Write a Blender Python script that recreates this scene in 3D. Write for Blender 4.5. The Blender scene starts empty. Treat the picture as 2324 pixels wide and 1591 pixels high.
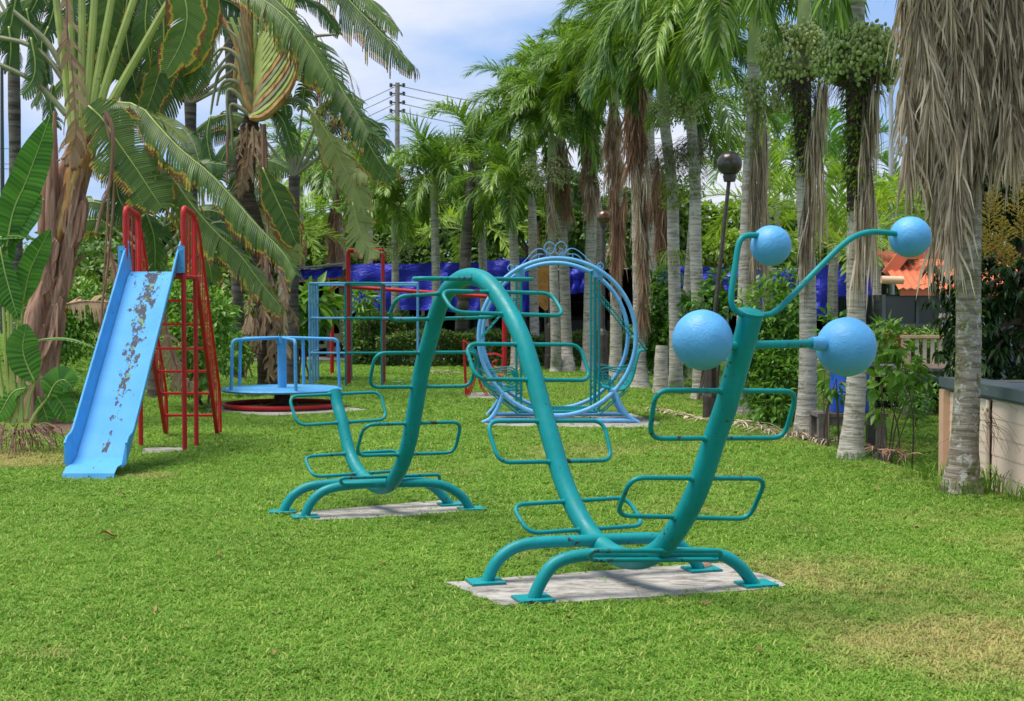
import bpy, math, random
import numpy as np
from mathutils import Vector, Matrix

SC = bpy.context.scene
COL = SC.collection
# ------------------------------------------------------------------ camera, sky, sun, exposure
F = 2970.0; CX = 1162.0; CY = 795.5; EYE = 1.6
PITCH = math.atan(90.5 / F)
cam_d = bpy.data.cameras.new('camera'); cam = bpy.data.objects.new('camera', cam_d); COL.objects.link(cam)
cam.location = (0, 0, EYE); cam.rotation_euler = (math.pi/2 - PITCH, 0, 0)
cam_d.sensor_width = 36; cam_d.lens = 36*F/2324; cam_d.clip_start = .05; cam_d.clip_end = 3000
SC.camera = cam
cam_d.dof.use_dof = True; cam_d.dof.focus_distance = 8.5; cam_d.dof.aperture_fstop = 8.0
SUN_EL, SUN_AZ = math.radians(70), math.radians(258)      # azimuth measured clockwise from +Y: high, off to the left
w = bpy.data.worlds.new("World"); SC.world = w; w.use_nodes = True
nt = w.node_tree; nt.nodes.clear(); N = nt.nodes; Lk = nt.links
sky = N.new('ShaderNodeTexSky'); sky.sky_type = 'NISHITA'; sky.sun_disc = False
sky.sun_elevation = SUN_EL; sky.sun_rotation = SUN_AZ; sky.air_density = 1.1; sky.dust_density = 1.0; sky.ozone_density = 2.0
tc = N.new('ShaderNodeTexCoord'); mp = N.new('ShaderNodeMapping'); mp.inputs['Scale'].default_value = (1, 1, 2.6)
mp.inputs['Location'].default_value = (2.4, .85, .2)
n1 = N.new('ShaderNodeTexNoise'); n1.inputs['Scale'].default_value = 3.2; n1.inputs['Detail'].default_value = 7; n1.inputs['Roughness'].default_value = .52
rp = N.new('ShaderNodeValToRGB'); rp.color_ramp.elements[0].position = .40; rp.color_ramp.elements[1].position = .60
rp.color_ramp.elements[0].color = (.0, .0, .0, 1); rp.color_ramp.elements[1].color = (.9, .9, .9, 1)
mx = N.new('ShaderNodeMixRGB'); mx.inputs[2].default_value = (6.9, 7.05, 7.7, 1)
bl = N.new('ShaderNodeMixRGB'); bl.inputs[0].default_value = .7; bl.inputs[2].default_value = (2.9, 4.6, 8.0, 1)
bg = N.new('ShaderNodeBackground'); bg.inputs[1].default_value = .105
wo = N.new('ShaderNodeOutputWorld')
Lk.new(tc.outputs['Generated'], mp.inputs[0]); Lk.new(mp.outputs[0], n1.inputs[0]); Lk.new(n1.outputs[0], rp.inputs[0])
Lk.new(rp.outputs[0], mx.inputs[0]); Lk.new(sky.outputs[0], bl.inputs[1]); Lk.new(bl.outputs[0], mx.inputs[1]); Lk.new(mx.outputs[0], bg.inputs[0]); Lk.new(bg.outputs[0], wo.inputs[0])
sl = bpy.data.lights.new('sun', 'SUN'); sl.energy = 4.1; sl.angle = math.radians(32); sl.color = (1, .93, .80)
so = bpy.data.objects.new('sun', sl); COL.objects.link(so)
sd = Vector((math.sin(SUN_AZ)*math.cos(SUN_EL), math.cos(SUN_AZ)*math.cos(SUN_EL), math.sin(SUN_EL)))
so.rotation_euler = sd.to_track_quat('Z', 'Y').to_euler(); so.location = (0, -5, 30)
SC.view_settings.view_transform = 'Standard'; SC.view_settings.look = 'None'; SC.view_settings.exposure = 0.35; SC.view_settings.gamma = 1
SC.render.engine = 'CYCLES'
SC.cycles.max_bounces = 6; SC.cycles.transparent_max_bounces = 8

# ------------------------------------------------------------------ survey helpers: sight lines from the photo turned into places
cp, sp_ = math.cos(PITCH), math.sin(PITCH)
def ray(x, y):
    a = (x-CX)/F; c = -(y-CY)/F
    return Vector((a, cp + c*sp_, -sp_ + c*cp))
def G(x, y, z=0.0):
    d = ray(x, y); t = (z-EYE)/d.z
    return Vector((d.x*t, d.y*t, z))
def D(x, y, depth):
    d = ray(x, y); t = depth/d.y
    return Vector((d.x*t, depth, EYE + d.z*t))
def PL(x, y, p0, n):
    d = ray(x, y); o = Vector((0, 0, EYE)); t = (p0-o).dot(n)/d.dot(n)
    return o + d*t
def V(*a): return Vector(a)
def sm(a, b, x):
    t = min(1, max(0, (x-a)/(b-a))); return t*t*(3-2*t)
def lerp(a, b, t): return a+(b-a)*t

# ------------------------------------------------------------------ materials
def newmat(name):
    m = bpy.data.materials.new(name); m.use_nodes = True
    nt = m.node_tree; b = nt.nodes['Principled BSDF']
    return m, nt, b
def noise(nt, scale, detail=4, rough=.55, coord=None, dist=0):
    n = nt.nodes.new('ShaderNodeTexNoise'); n.inputs['Scale'].default_value = scale; n.inputs['Detail'].default_value = detail
    n.inputs['Roughness'].default_value = rough; n.inputs['Distortion'].default_value = dist
    if coord is None:
        c = nt.nodes.new('ShaderNodeTexCoord'); coord = c.outputs['Object']
    nt.links.new(coord, n.inputs['Vector']); return n.outputs['Fac']
def ramp(nt, fac, stops, interp='LINEAR'):
    r = nt.nodes.new('ShaderNodeValToRGB'); r.color_ramp.interpolation = interp
    while len(r.color_ramp.elements) < len(stops): r.color_ramp.elements.new(.5)
    for e, (p, c) in zip(r.color_ramp.elements, stops):
        e.position = p; e.color = (c[0], c[1], c[2], 1) if hasattr(c, '__len__') else (c, c, c, 1)
    nt.links.new(fac, r.inputs[0]); return r.outputs[0]
def mixc(nt, fac, a, b, mode='MIX'):
    m = nt.nodes.new('ShaderNodeMixRGB'); m.blend_type = mode
    for i, v in ((0, fac), (1, a), (2, b)):
        if hasattr(v, 'is_linked') or hasattr(v, 'links'): nt.links.new(v, m.inputs[i])
        elif i == 0: m.inputs[0].default_value = v
        else: m.inputs[i].default_value = (v[0], v[1], v[2], 1)
    return m.outputs[0]
def mathn(nt, op, a, b=None, clamp=False):
    m = nt.nodes.new('ShaderNodeMath'); m.operation = op; m.use_clamp = clamp
    for i, v in ((0, a), (1, b)):
        if v is None: continue
        if hasattr(v, 'links'): nt.links.new(v, m.inputs[i])
        else: m.inputs[i].default_value = v
    return m.outputs[0]
def bump(nt, b, h, strength=.3, dist=.01):
    n = nt.nodes.new('ShaderNodeBump'); n.inputs['Strength'].default_value = strength; n.inputs['Distance'].default_value = dist
    nt.links.new(h, n.inputs['Height']); nt.links.new(n.outputs[0], b.inputs['Normal'])
def worldpos(nt, scale=None):
    g = nt.nodes.new('ShaderNodeNewGeometry')
    if scale is None: return g.outputs['Position']
    m = nt.nodes.new('ShaderNodeMapping'); m.inputs['Scale'].default_value = scale
    nt.links.new(g.outputs['Position'], m.inputs[0]); return m.outputs[0]
def plain(name, col, rough=.6, var=.25, scale=6, bmp=.15, metal=0, spec=.5, dirt=None, dirt_t=.62):
    m, nt, b = newmat(name)
    wp = worldpos(nt)
    f = noise(nt, scale, 5, .6, wp)
    c = ramp(nt, f, [(.3, [x*(1-var) for x in col]), (.7, [min(1, x*(1+var)) for x in col])])
    if dirt:
        f2 = noise(nt, scale*2.3, 6, .7, wp, .4)
        c = mixc(nt, ramp(nt, f2, [(dirt_t, 0), (dirt_t+.06, 1)]), c, dirt)
    nt.links.new(c, b.inputs['Base Color']); b.inputs['Roughness'].default_value = rough; b.inputs['Metallic'].default_value = metal
    b.inputs['Specular IOR Level'].default_value = spec
    if bmp: bump(nt, b, noise(nt, scale*8, 4, .6, wp), bmp, .004)
    return m
def gloss_paint(name, col, chip=(.05, .03, .025), chip_t=.70, rough=.3, fade=None):
    m, nt, b = newmat(name); wp = worldpos(nt)
    base = ramp(nt, noise(nt, 3.0, 4, .6, wp), [(.3, [x*.86 for x in col]), (.72, [min(1, x*1.12) for x in col])])
    if fade: base = mixc(nt, ramp(nt, noise(nt, 7, 6, .65, wp), [(.52, 0), (.7, .5)]), base, fade)
    streak = noise(nt, 1, 3, .5, worldpos(nt, (45, 45, 9)))
    base = mixc(nt, ramp(nt, streak, [(.45, 0), (.75, .22)]), base, [x*.6 for x in col])
    chipm = ramp(nt, mathn(nt, 'MULTIPLY', noise(nt, 26, 5, .7, wp), mathn(nt, 'ADD', noise(nt, 3.5, 2, .5, wp), .5)), [(chip_t, 0), (chip_t+.012, 1)])
    c = mixc(nt, chipm, base, chip)
    nt.links.new(c, b.inputs['Base Color'])
    r = ramp(nt, noise(nt, 9, 4, .6, wp), [(.3, rough*.8), (.7, rough*1.6)]); nt.links.new(r, b.inputs['Roughness'])
    bump(nt, b, mathn(nt, 'SUBTRACT', noise(nt, 30, 4, .55, worldpos(nt, (1, 1, .5))), mathn(nt, 'MULTIPLY', chipm, .35)), .35, .004)
    b.inputs['Specular IOR Level'].default_value = .3
    return m
def leafmat(name, a, b_, edge=None, e0=.86, dead=None, trans=.25, rough=.42, spot=None, dscale=6.0, vein=0):
    m, nt, b = newmat(name); wp = worldpos(nt)
    oi = nt.nodes.new('ShaderNodeObjectInfo'); at = nt.nodes.new('ShaderNodeAttribute'); at.attribute_name = 'r'
    f = mathn(nt, 'ADD', mathn(nt, 'MULTIPLY', at.outputs['Fac'], .5), mathn(nt, 'ADD', mathn(nt, 'MULTIPLY', oi.outputs['Random'], .32), mathn(nt, 'MULTIPLY', noise(nt, 1.1, 3, .5, wp), .35)))
    c = ramp(nt, f, [(.25, a), (.78, b_)])
    if spot: c = mixc(nt, ramp(nt, noise(nt, dscale, 5, .65, wp), [(.60, 0), (.68, .85)]), c, spot)
    if edge:
        e = nt.nodes.new('ShaderNodeAttribute'); e.attribute_name = 't'
        ee = mathn(nt, 'ADD', e.outputs['Fac'], mathn(nt, 'MULTIPLY', mathn(nt, 'SUBTRACT', noise(nt, 4, 4, .65, wp), .5), 1.1))
        c = mixc(nt, ramp(nt, ee, [(e0-.1, 0), (e0, 1)]), c, edge)
        if dead: c = mixc(nt, ramp(nt, ee, [(e0+.02, 0), (e0+.08, 1)]), c, dead)
    nt.links.new(c, b.inputs['Base Color']); b.inputs['Roughness'].default_value = rough; b.inputs['Specular IOR Level'].default_value = .4
    tr = nt.nodes.new('ShaderNodeBsdfTranslucent'); nt.links.new(mixc(nt, 1.0, c, (1.15, 1.2, .5), 'MULTIPLY'), tr.inputs[0])
    ms = nt.nodes.new('ShaderNodeMixShader'); ms.inputs[0].default_value = trans
    out = nt.nodes['Material Output']
    nt.links.new(b.outputs[0], ms.inputs[1]); nt.links.new(tr.outputs[0], ms.inputs[2]); nt.links.new(ms.outputs[0], out.inputs['Surface'])
    if vein:
        va = nt.nodes.new('ShaderNodeAttribute'); va.attribute_name = 'v'
        wv = nt.nodes.new('ShaderNodeMath'); wv.operation = 'SINE'
        nt.links.new(mathn(nt, 'MULTIPLY', va.outputs['Fac'], vein), wv.inputs[0])
        bump(nt, b, wv.outputs[0], .3, .006)
        c2 = mixc(nt, ramp(nt, wv.outputs[0], [(-.0, .0), (1, .08)]), c, [x*1.35 for x in b_])
        nt.links.new(c2, b.inputs['Base Color'])
    return m

# ------------------------------------------------------------------ object helpers
def tag(o, label=None, cat=None, group=None, kind=None):
    if label: o['label'] = label
    if cat: o['category'] = cat
    if group: o['group'] = group
    if kind: o['kind'] = kind
    return o
def thing(name, label, cat, loc, group=None):
    o = bpy.data.objects.new(name, None); COL.objects.link(o); o.location = loc; o.empty_display_size = .2
    return tag(o, label, cat, group)
def org(parent):
    p = Vector((0, 0, 0))
    while parent is not None:
        p = p + Vector(parent.location); parent = parent.parent
    return p
class MB:
    def __init__(s): s.v = []; s.f = []; s.m = []; s.a = {}
    def add(s, vs, fs, mat=0, **at):
        o = len(s.v); s.v.extend(vs); s.f.extend([tuple(i+o for i in f) for f in fs]); s.m.extend([mat]*len(fs))
        for k, val in at.items():
            L = s.a.setdefault(k, [])
            L.extend([0.0]*(o-len(L)))
            L.extend(val if hasattr(val, '__len__') else [val]*len(vs))
    def tube(s, pts, r, n=8, closed=False, cap=True, mat=0, flat=1.0, **at):
        pts = [Vector(p) for p in pts]; m = len(pts)
        rs = list(r) if hasattr(r, '__len__') else [r]*m
        T = []
        for i in range(m):
            a = pts[i-1] if (i > 0 or closed) else pts[i]; b = pts[(i+1) % m] if (i < m-1 or closed) else pts[i]
            t = b-a; T.append(t.normalized() if t.length > 1e-9 else Vector((0, 0, 1)))
        u = T[0].orthogonal().normalized()
        if abs(T[0].z) < .95: u = (Vector((0, 0, 1)) - T[0]*T[0].z).normalized()
        vs = []
        for i in range(m):
            u = (u - T[i]*u.dot(T[i])); u = u.normalized() if u.length > 1e-6 else T[i].orthogonal().normalized()
            w_ = T[i].cross(u)
            for k in range(n):
                ang = 2*math.pi*k/n
                vs.append(tuple(pts[i] + u*(math.cos(ang)*rs[i]*flat) + w_*(math.sin(ang)*rs[i])))
        fs = []
        for i in range(m if closed else m-1):
            j = (i+1) % m
            for k in range(n):
                k2 = (k+1) % n
                fs.append((i*n+k, i*n+k2, j*n+k2, j*n+k))
        if cap and not closed:
            fs.append(tuple(reversed(range(n)))); fs.append(tuple((m-1)*n+k for k in range(n)))
        s.add(vs, fs, mat, **at)
    def box(s, c, size, rot=None, mat=0, **at):
        hx, hy, hz = size[0]/2, size[1]/2, size[2]/2
        vs = [Vector((x, y, z)) for x in (-hx, hx) for y in (-hy, hy) for z in (-hz, hz)]
        if rot is not None: vs = [rot @ v for v in vs]
        vs = [tuple(v+Vector(c)) for v in vs]
        s.add(vs, [(0, 1, 3, 2), (4, 6, 7, 5), (0, 4, 5, 1), (2, 3, 7, 6), (0, 2, 6, 4), (1, 5, 7, 3)], mat, **at)
    def bar(s, a, b, wd, th, up=(0, 0, 1), mat=0, **at):       # rectangular bar from a to b
        a, b = Vector(a), Vector(b); t = (b-a).normalized(); up = Vector(up)
        sd_ = t.cross(up); sd_ = sd_.normalized() if sd_.length > 1e-6 else t.orthogonal().normalized(); u = sd_.cross(t)
        vs = [tuple(p+sd_*x+u*y) for p in (a, b) for x, y in ((-wd/2, -th/2), (wd/2, -th/2), (wd/2, th/2), (-wd/2, th/2))]
        s.add(vs, [(0, 1, 2, 3), (7, 6, 5, 4), (0, 4, 5, 1), (1, 5, 6, 2), (2, 6, 7, 3), (3, 7, 4, 0)], mat, **at)
    def lathe(s, prof, c=(0, 0, 0), n=24, mat=0, axis=None, **at):
        vs = []; fs = []; M = Matrix.Identity(3)
        if axis is not None: M = Vector(axis).to_track_quat('Z', 'Y').to_matrix()
        for r, z in prof:
            for k in range(n):
                a = 2*math.pi*k/n; vs.append(tuple(M @ Vector((r*math.cos(a), r*math.sin(a), z)) + Vector(c)))
        for i in range(len(prof)-1):
            for k in range(n):
                k2 = (k+1) % n; fs.append((i*n+k, i*n+k2, (i+1)*n+k2, (i+1)*n+k))
        s.add(vs, fs, mat, **at)
    def sphere(s, c, r, nu=24, nv=14, mat=0, jit=0, **at):
        prof = [(max(1e-4, r*math.sin(math.pi*i/nv)), -r*math.cos(math.pi*i/nv)) for i in range(nv+1)]
        s.lathe(prof, c, nu, mat, **at)
    def build(s, name, mats, parent=None, smooth=True, loc=None):
        if not isinstance(mats, (list, tuple)): mats = [mats]
        o0 = org(parent) if loc is None else Vector(loc)
        me = bpy.data.meshes.new(name)
        me.from_pydata([(v[0]-o0[0], v[1]-o0[1], v[2]-o0[2]) for v in s.v], [], s.f)
        for m in mats: me.materials.append(m)
        if len(mats) > 1: me.polygons.foreach_set('material_index', s.m)
        for k, L in s.a.items():
            L.extend([0.0]*(len(s.v)-len(L))); at = me.attributes.new(k, 'FLOAT', 'POINT'); at.data.foreach_set('value', L)
        if smooth:
            me.polygons.foreach_set('use_smooth', [True]*len(s.f))
            if smooth != 'all':
                try: me.set_sharp_from_angle(angle=math.radians(42))
                except Exception: pass
        me.update()
        o = bpy.data.objects.new(name, me); COL.objects.link(o)
        if parent is not None: o.parent = parent
        elif loc is not None: o.location = loc
        return o
def np_mesh(name, Vn, Fn, mats, parent=None, attrs=None, loc=None, smooth=False):
    o0 = org(parent) if loc is None else Vector(loc)
    Vn = Vn - np.array(o0)[None]
    me = bpy.data.meshes.new(name); k = Fn.shape[1]
    me.vertices.add(len(Vn)); me.vertices.foreach_set('co', Vn.astype(np.float32).ravel())
    me.loops.add(Fn.size); me.loops.foreach_set('vertex_index', Fn.astype(np.int32).ravel())
    me.polygons.add(len(Fn)); me.polygons.foreach_set('loop_start', np.arange(0, Fn.size, k, dtype=np.int32))
    me.polygons.foreach_set('loop_total', np.full(len(Fn), k, dtype=np.int32))
    for m in (mats if isinstance(mats, (list, tuple)) else [mats]): me.materials.append(m)
    for kk, a in (attrs or {}).items():
        at = me.attributes.new(kk, 'FLOAT', 'POINT'); at.data.foreach_set('value', a.astype(np.float32))
    if smooth: me.polygons.foreach_set('use_smooth', np.ones(len(Fn), dtype=bool))
    me.update(calc_edges=True)
    o = bpy.data.objects.new(name, me); COL.objects.link(o)
    if parent is not None: o.parent = parent
    elif loc is not None: o.location = loc
    return o
def dup(o, parent=None, loc=None):
    c = o.copy(); COL.objects.link(c); c.parent = parent
    if loc is not None: c.location = loc
    return c
def spline(pts, k=6):            # Catmull-Rom through points
    P = [Vector(p) for p in pts]; P = [P[0]*2-P[1]] + P + [P[-1]*2-P[-2]]; out = []
    for i in range(1, len(P)-2):
        for j in range(k):
            t = j/k; a, b, c, d = P[i-1], P[i], P[i+1], P[i+2]
            out.append(.5*((2*b)+(c-a)*t+(2*a-5*b+4*c-d)*t*t+(3*b-a-3*c+d)*t*t*t))
    out.append(P[-2]); return out
def roundloop(P, r, k=5, closed=True):
    n = len(P); out = []
    for i in range(n):
        p = P[i]
        if not closed and i in (0, n-1): out.append(p); continue
        a = (P[i-1]-p); b = (P[(i+1) % n]-p); rr = min(r, a.length*.48, b.length*.48)
        A = p+a.normalized()*rr; B = p+b.normalized()*rr
        for j in range(k+1):
            t = j/k; out.append(A*(1-t)**2 + p*(2*t*(1-t)) + B*t*t)
    return out
def zg(x, y):                    # ground height
    z = .85*sm(-6.3, -9.0, x + .12*(y-18))*sm(15.5, 20.5, y)
    e = x - (2.95 + max(0, 17.2-y)*.19 if y < 17.2 else 2.95 + (y-17.2)*.33)      # right edge of the lawn
    z -= .42*sm(.1, 1.3, e)*sm(6, 11, y)*(1-sm(14, 18.5, y))
    z += .03*math.sin(x*.9+1)*math.sin(y*.7)*sm(9, 14, y)*.6
    return z
# ------------------------------------------------------------------ material library
TEAL = gloss_paint('teal_paint', (.0, .235, .25), chip_t=.69, rough=.40, fade=(.0, .30, .36))
TEALR = gloss_paint('teal_rung_paint', (.0, .225, .23), chip_t=.635, rough=.38, fade=(.0, .28, .32))
BLUE = gloss_paint('light_blue_paint', (.085, .36, .70), chip_t=.735, rough=.42, fade=(.16, .45, .75))
PBLUE = gloss_paint('pale_blue_paint', (.14, .42, .76), chip_t=.735, rough=.45, fade=(.28, .55, .82))
RED = gloss_paint('red_paint', (.50, .022, .022), chip_t=.735, rough=.4, fade=(.55, .07, .06))
BALLM = plain('ball_paint', (.08, .335, .66), rough=.5, var=.10, scale=5, bmp=0)
nt = BALLM.node_tree; b = nt.nodes['Principled BSDF']
bump(nt, b, noise(nt, 22, 5, .62, worldpos(nt), 1.5), .5, .008)
# slide bed: paint worn away down the middle
SLIDEM, nt, b = newmat('slide_paint'); wp = worldpos(nt)
c = ramp(nt, noise(nt, 2.5, 4, .6, wp), [(.3, (.065, .31, .66)), (.7, (.10, .37, .72))])
sx = nt.nodes.new('ShaderNodeSeparateXYZ'); nt.links.new(wp, sx.inputs[0])
along = sx.outputs['Y']
band = mathn(nt, 'SUBTRACT', 1.0, mathn(nt, 'MULTIPLY', mathn(nt, 'ABSOLUTE', mathn(nt, 'SUBTRACT', sx.outputs['X'], -3.985)), 5.0), True)
topm = mathn(nt, 'ADD', mathn(nt, 'MULTIPLY', mathn(nt, 'SUBTRACT', along, 13.9), .075), 0.0)
wear = mathn(nt, 'ADD', mathn(nt, 'MULTIPLY', noise(nt, 9, 7, .72, worldpos(nt, (1.5, .8, .8))), 1.0), mathn(nt, 'ADD', mathn(nt, 'MULTIPLY', band, .22), topm))
wm = ramp(nt, wear, [(.675, 0), (.685, 1)])
under = mixc(nt, ramp(nt, noise(nt, 14, 3, .6, wp), [(.55, 0), (.6, 1)]), (.045, .05, .068), (.14, .27, .14))
under = mixc(nt, ramp(nt, along, [(0, 0), (1, 0)]), under, (.1, .1, .13)) if False else under
nt.links.new(mixc(nt, wm, c, under), b.inputs['Base Color']); b.inputs['Roughness'].default_value = .62; b.inputs['Specular IOR Level'].default_value = .18
bump(nt, b, mathn(nt, 'SUBTRACT', noise(nt, 14, 3, .5, wp), mathn(nt, 'MULTIPLY', wm, .4)), .25, .004)
CONC, nt, b = newmat('old_concrete'); wp = worldpos(nt)
c = ramp(nt, noise(nt, 5, 8, .72, worldpos(nt, (1, 2.2, 1)), .6), [(.34, (.11, .10, .095)), (.46, (.25, .235, .215)), (.56, (.37, .35, .32)), (.72, (.46, .44, .40))])
vo = nt.nodes.new('ShaderNodeTexVoronoi'); vo.feature = 'DISTANCE_TO_EDGE'; vo.inputs['Scale'].default_value = 1.6
nt.links.new(worldpos(nt), vo.inputs['Vector'])
c = mixc(nt, ramp(nt, mathn(nt, 'ADD', vo.outputs['Distance'], mathn(nt, 'MULTIPLY', noise(nt, 30, 4, .7, wp), .03)), [(.010, .35), (.018, 0)]), c, (.08, .07, .06))
nt.links.new(c, b.inputs['Base Color']); b.inputs['Roughness'].default_value = .9; bump(nt, b, noise(nt, 60, 6, .7, wp), .5, .006)
RUST = plain('rusty_metal', (.09, .045, .03), .85, .5, 12, .4)
DARKM = plain('weathered_lamp_metal', (.075, .058, .052), .5, .35, 8, .3, metal=.3, dirt=(.16, .10, .07), dirt_t=.6)
LAMPG, nt, b = newmat('smoky_globe'); wp = worldpos(nt)
nt.links.new(ramp(nt, noise(nt, 6, 5, .7, wp), [(.35, (.035, .035, .035)), (.7, (.12, .10, .085))]), b.inputs['Base Color'])
b.inputs['Roughness'].default_value = .22; b.inputs['Metallic'].default_value = .35
BRONZE, nt, b = newmat('brown_globe'); wp = worldpos(nt)
nt.links.new(ramp(nt, noise(nt, 6, 5, .7, wp), [(.35, (.10, .05, .03)), (.7, (.22, .14, .10))]), b.inputs['Base Color'])
b.inputs['Roughness'].default_value = .25; b.inputs['Metallic'].default_value = .5
# palm bark
def bark(name, light, dark, moss=(.10, .11, .03), ring=62, lich=.56, mossf=.6):
    m, nt, b = newmat(name); wp = worldpos(nt)
    zc = worldpos(nt, (.35, .35, 1.0))
    rings = noise(nt, ring*.55, 3, .6, worldpos(nt, (.10, .10, 1.0)), .4)
    c = mixc(nt, ramp(nt, rings, [(.36, 0), (.62, 1)]), dark, light)
    c = mixc(nt, ramp(nt, noise(nt, 15, 5, .62, wp, .3), [(lich, 0), (lich+.035, .8)]), c, (.48, .48, .43))
    c = mixc(nt, ramp(nt, noise(nt, 6, 4, .6, wp, .6), [(mossf, 0), (mossf+.1, .65)]), c, moss)
    nt.links.new(c, b.inputs['Base Color']); b.inputs['Roughness'].default_value = .92; b.inputs['Specular IOR Level'].default_value = .15
    bump(nt, b, mathn(nt, 'ADD', rings, mathn(nt, 'MULTIPLY', noise(nt, 40, 4, .6, wp), .5)), .8, .012)
    return m
BARK = bark('palm_bark', (.56, .52, .45), (.25, .22, .18))
BARKN = bark('near_palm_bark', (.36, .32, .26), (.17, .14, .105), mossf=.52)
BARKD = bark('dark_bark', (.10, .075, .06), (.04, .028, .022), lich=.72)
GREYB = bark('grey_trunk_bark', (.17, .15, .135), (.06, .05, .045), lich=.66, ring=20)
SHAFT = plain('green_crownshaft', (.34, .42, .16), .45, .18, 5, .1)
SHAFTG = plain('grey_green_crownshaft', (.30, .38, .20), .5, .2, 5, .1)
PALMG = leafmat('palm_leaflet', (.034, .12, .022), (.23, .38, .05), edge=(.36, .38, .09), e0=1.0, trans=.33, rough=.36)
PALMY = leafmat('far_palm_leaflet', (.11, .24, .03), (.30, .44, .06), trans=.4, rough=.5)
PALMF = leafmat('feathery_palm_leaflet', (.05, .15, .03), (.14, .30, .06), trans=.35, rough=.5)  # plain mid-green leaflets for palms deep in the background
PALMR = plain('frond_stalk', (.30, .34, .10), .5, .2, 4, 0)
DEADL = leafmat('dead_leaflet', (.16, .11, .08), (.74, .60, .46), trans=.12, rough=.85)
DEADR = leafmat('brown_dead_leaflet', (.17, .085, .055), (.46, .27, .18), trans=.12, rough=.8)
FRUIT = leafmat('green_palm_fruit', (.20, .30, .08), (.48, .56, .22), trans=.0, rough=.4)
STRAND = plain('fruit_strand', (.34, .33, .17), .7, .25, 8, 0)
DSTRAND = plain('dead_strand', (.10, .075, .065), .9, .4, 8, 0)
FERN = leafmat('fern_leaf', (.05, .12, .015), (.24, .34, .03), trans=.25, rough=.4)
RAVG = leafmat('banana_leaf', (.020, .066, .010), (.105, .19, .026), edge=(.50, .36, .03), e0=.82, dead=(.20, .07, .025), trans=.30, rough=.42, vein=300)
RAVD = leafmat('dark_banana_leaf', (.016, .06, .012), (.07, .15, .025), edge=(.2, .17, .03), e0=.95, dead=(.10, .05, .02), trans=.22, rough=.36, vein=300)
RAVP = leafmat('pale_banana_leaf', (.16, .24, .07), (.36, .40, .15), edge=(.45, .36, .13), e0=.80, dead=(.25, .14, .07), trans=.35, rough=.45, vein=300)
RAVX = leafmat('dry_banana_leaf', (.22, .13, .08), (.55, .37, .24), edge=(.18, .09, .05), e0=.9, trans=.2, rough=.75, vein=200)
HELI = leafmat('heliconia_leaf', (.025, .11, .014), (.11, .30, .03), trans=.32, rough=.36, vein=190)
PETI = plain('petiole', (.36, .43, .11), .45, .22, 3, .1, dirt=(.16, .20, .07))
PETG = plain('grey_petiole', (.22, .24, .13), .55, .3, 4, .1, dirt=(.30, .20, .12), dirt_t=.55)
PETO = PETO_ = None
def streaky(name, cols, rough=.85, sc=(14, 14, 1.6)):
    m, nt, b = newmat(name); f = noise(nt, 1, 6, .65, worldpos(nt, sc), .6)
    n_ = len(cols); nt.links.new(ramp(nt, f, [(lerp(.3, .72, i/(n_-1)), c) for i, c in enumerate(cols)]), b.inputs['Base Color']); b.inputs['Roughness'].default_value = rough
    bump(nt, b, f, .9, .03); return m
RBARK = streaky('peeling_brown_sheath', [(.08, .035, .025), (.28, .145, .10), (.38, .22, .16), (.50, .38, .32)])
PETO = streaky('orange_sheath', [(.16, .06, .03), (.42, .19, .06), (.52, .32, .10), (.30, .30, .09)], .55, (9, 9, 1.2))
BROADM = leafmat('broad_leaf', (.045, .15, .02), (.19, .37, .05), trans=.3, rough=.4)
MANGO = leafmat('mango_leaf', (.010, .035, .010), (.035, .085, .02), trans=.15, rough=.28)
HEDGE = leafmat('hedge_leaf', (.045, .11, .018), (.17, .28, .04), trans=.2, rough=.45, spot=(.20, .14, .04))
TREEM = leafmat('tree_leaf', (.10, .20, .035), (.30, .44, .08), trans=.3, rough=.5)
DKTREE = leafmat('dark_tree_leaf', (.05, .125, .025), (.17, .28, .055), trans=.25, rough=.5)
PANIC = plain('mango_panicle', (.50, .36, .05), .6, .35, 9, 0)
REDFL = plain('red_flower', (.65, .06, .03), .5, .3, 9, 0)
WOODB = plain('grey_wood', (.16, .14, .125), .9, .35, 6, .4)
BRANCH = plain('branch_wood', (.12, .085, .06), .9, .35, 6, .3)
SOIL = plain('root_soil', (.11, .065, .04), .95, .5, 5, .6)
CREAM = plain('cream_board', (.86, .68, .53), .6, .07, 3, .1)
CREAM2 = plain('pale_pink_panel', (.86, .66, .53), .6, .05, 2, .08)
PEACH = plain('peach_trim', (.74, .46, .30), .6, .12, 3, .1)
GREYT = plain('blue_grey_trim', (.10, .13, .14), .55, .15, 4, .1)
ORR = plain('orange_roof', (.60, .155, .065), .7, .15, 3, .1, dirt=(.20, .05, .04), dirt_t=.6)
ORW = plain('orange_fascia', (.58, .16, .075), .7, .1, 3, .1)
DGLASS, nt, b = newmat('dark_window'); b.inputs['Base Color'].default_value = (.02, .03, .035, 1); b.inputs['Roughness'].default_value = .12
BLACKI = plain('interior_shade', (.02, .018, .016), .9, .3, 2, 0)  # near-black colour holds the shade inside the shed and under the deck
TARP, nt, b = newmat('blue_tarp'); wp = worldpos(nt)
nt.links.new(ramp(nt, noise(nt, 1.5, 5, .6, worldpos(nt, (1, 1, 2)), .8), [(.3, (.014, .022, .44)), (.7, (.035, .05, .80))]), b.inputs['Base Color']); b.inputs['Roughness'].default_value = .38
bump(nt, b, noise(nt, 2.2, 5, .6, worldpos(nt, (1, 1, 2.4)), 1.0), .9, .08)
CORR = plain('grey_sheet_roof', (.28, .27, .25), .7, .3, 2, .2, dirt=(.16, .12, .09))
BARREL = plain('blue_plastic', (.02, .12, .65), .35, .08, 3, .05)
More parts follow.
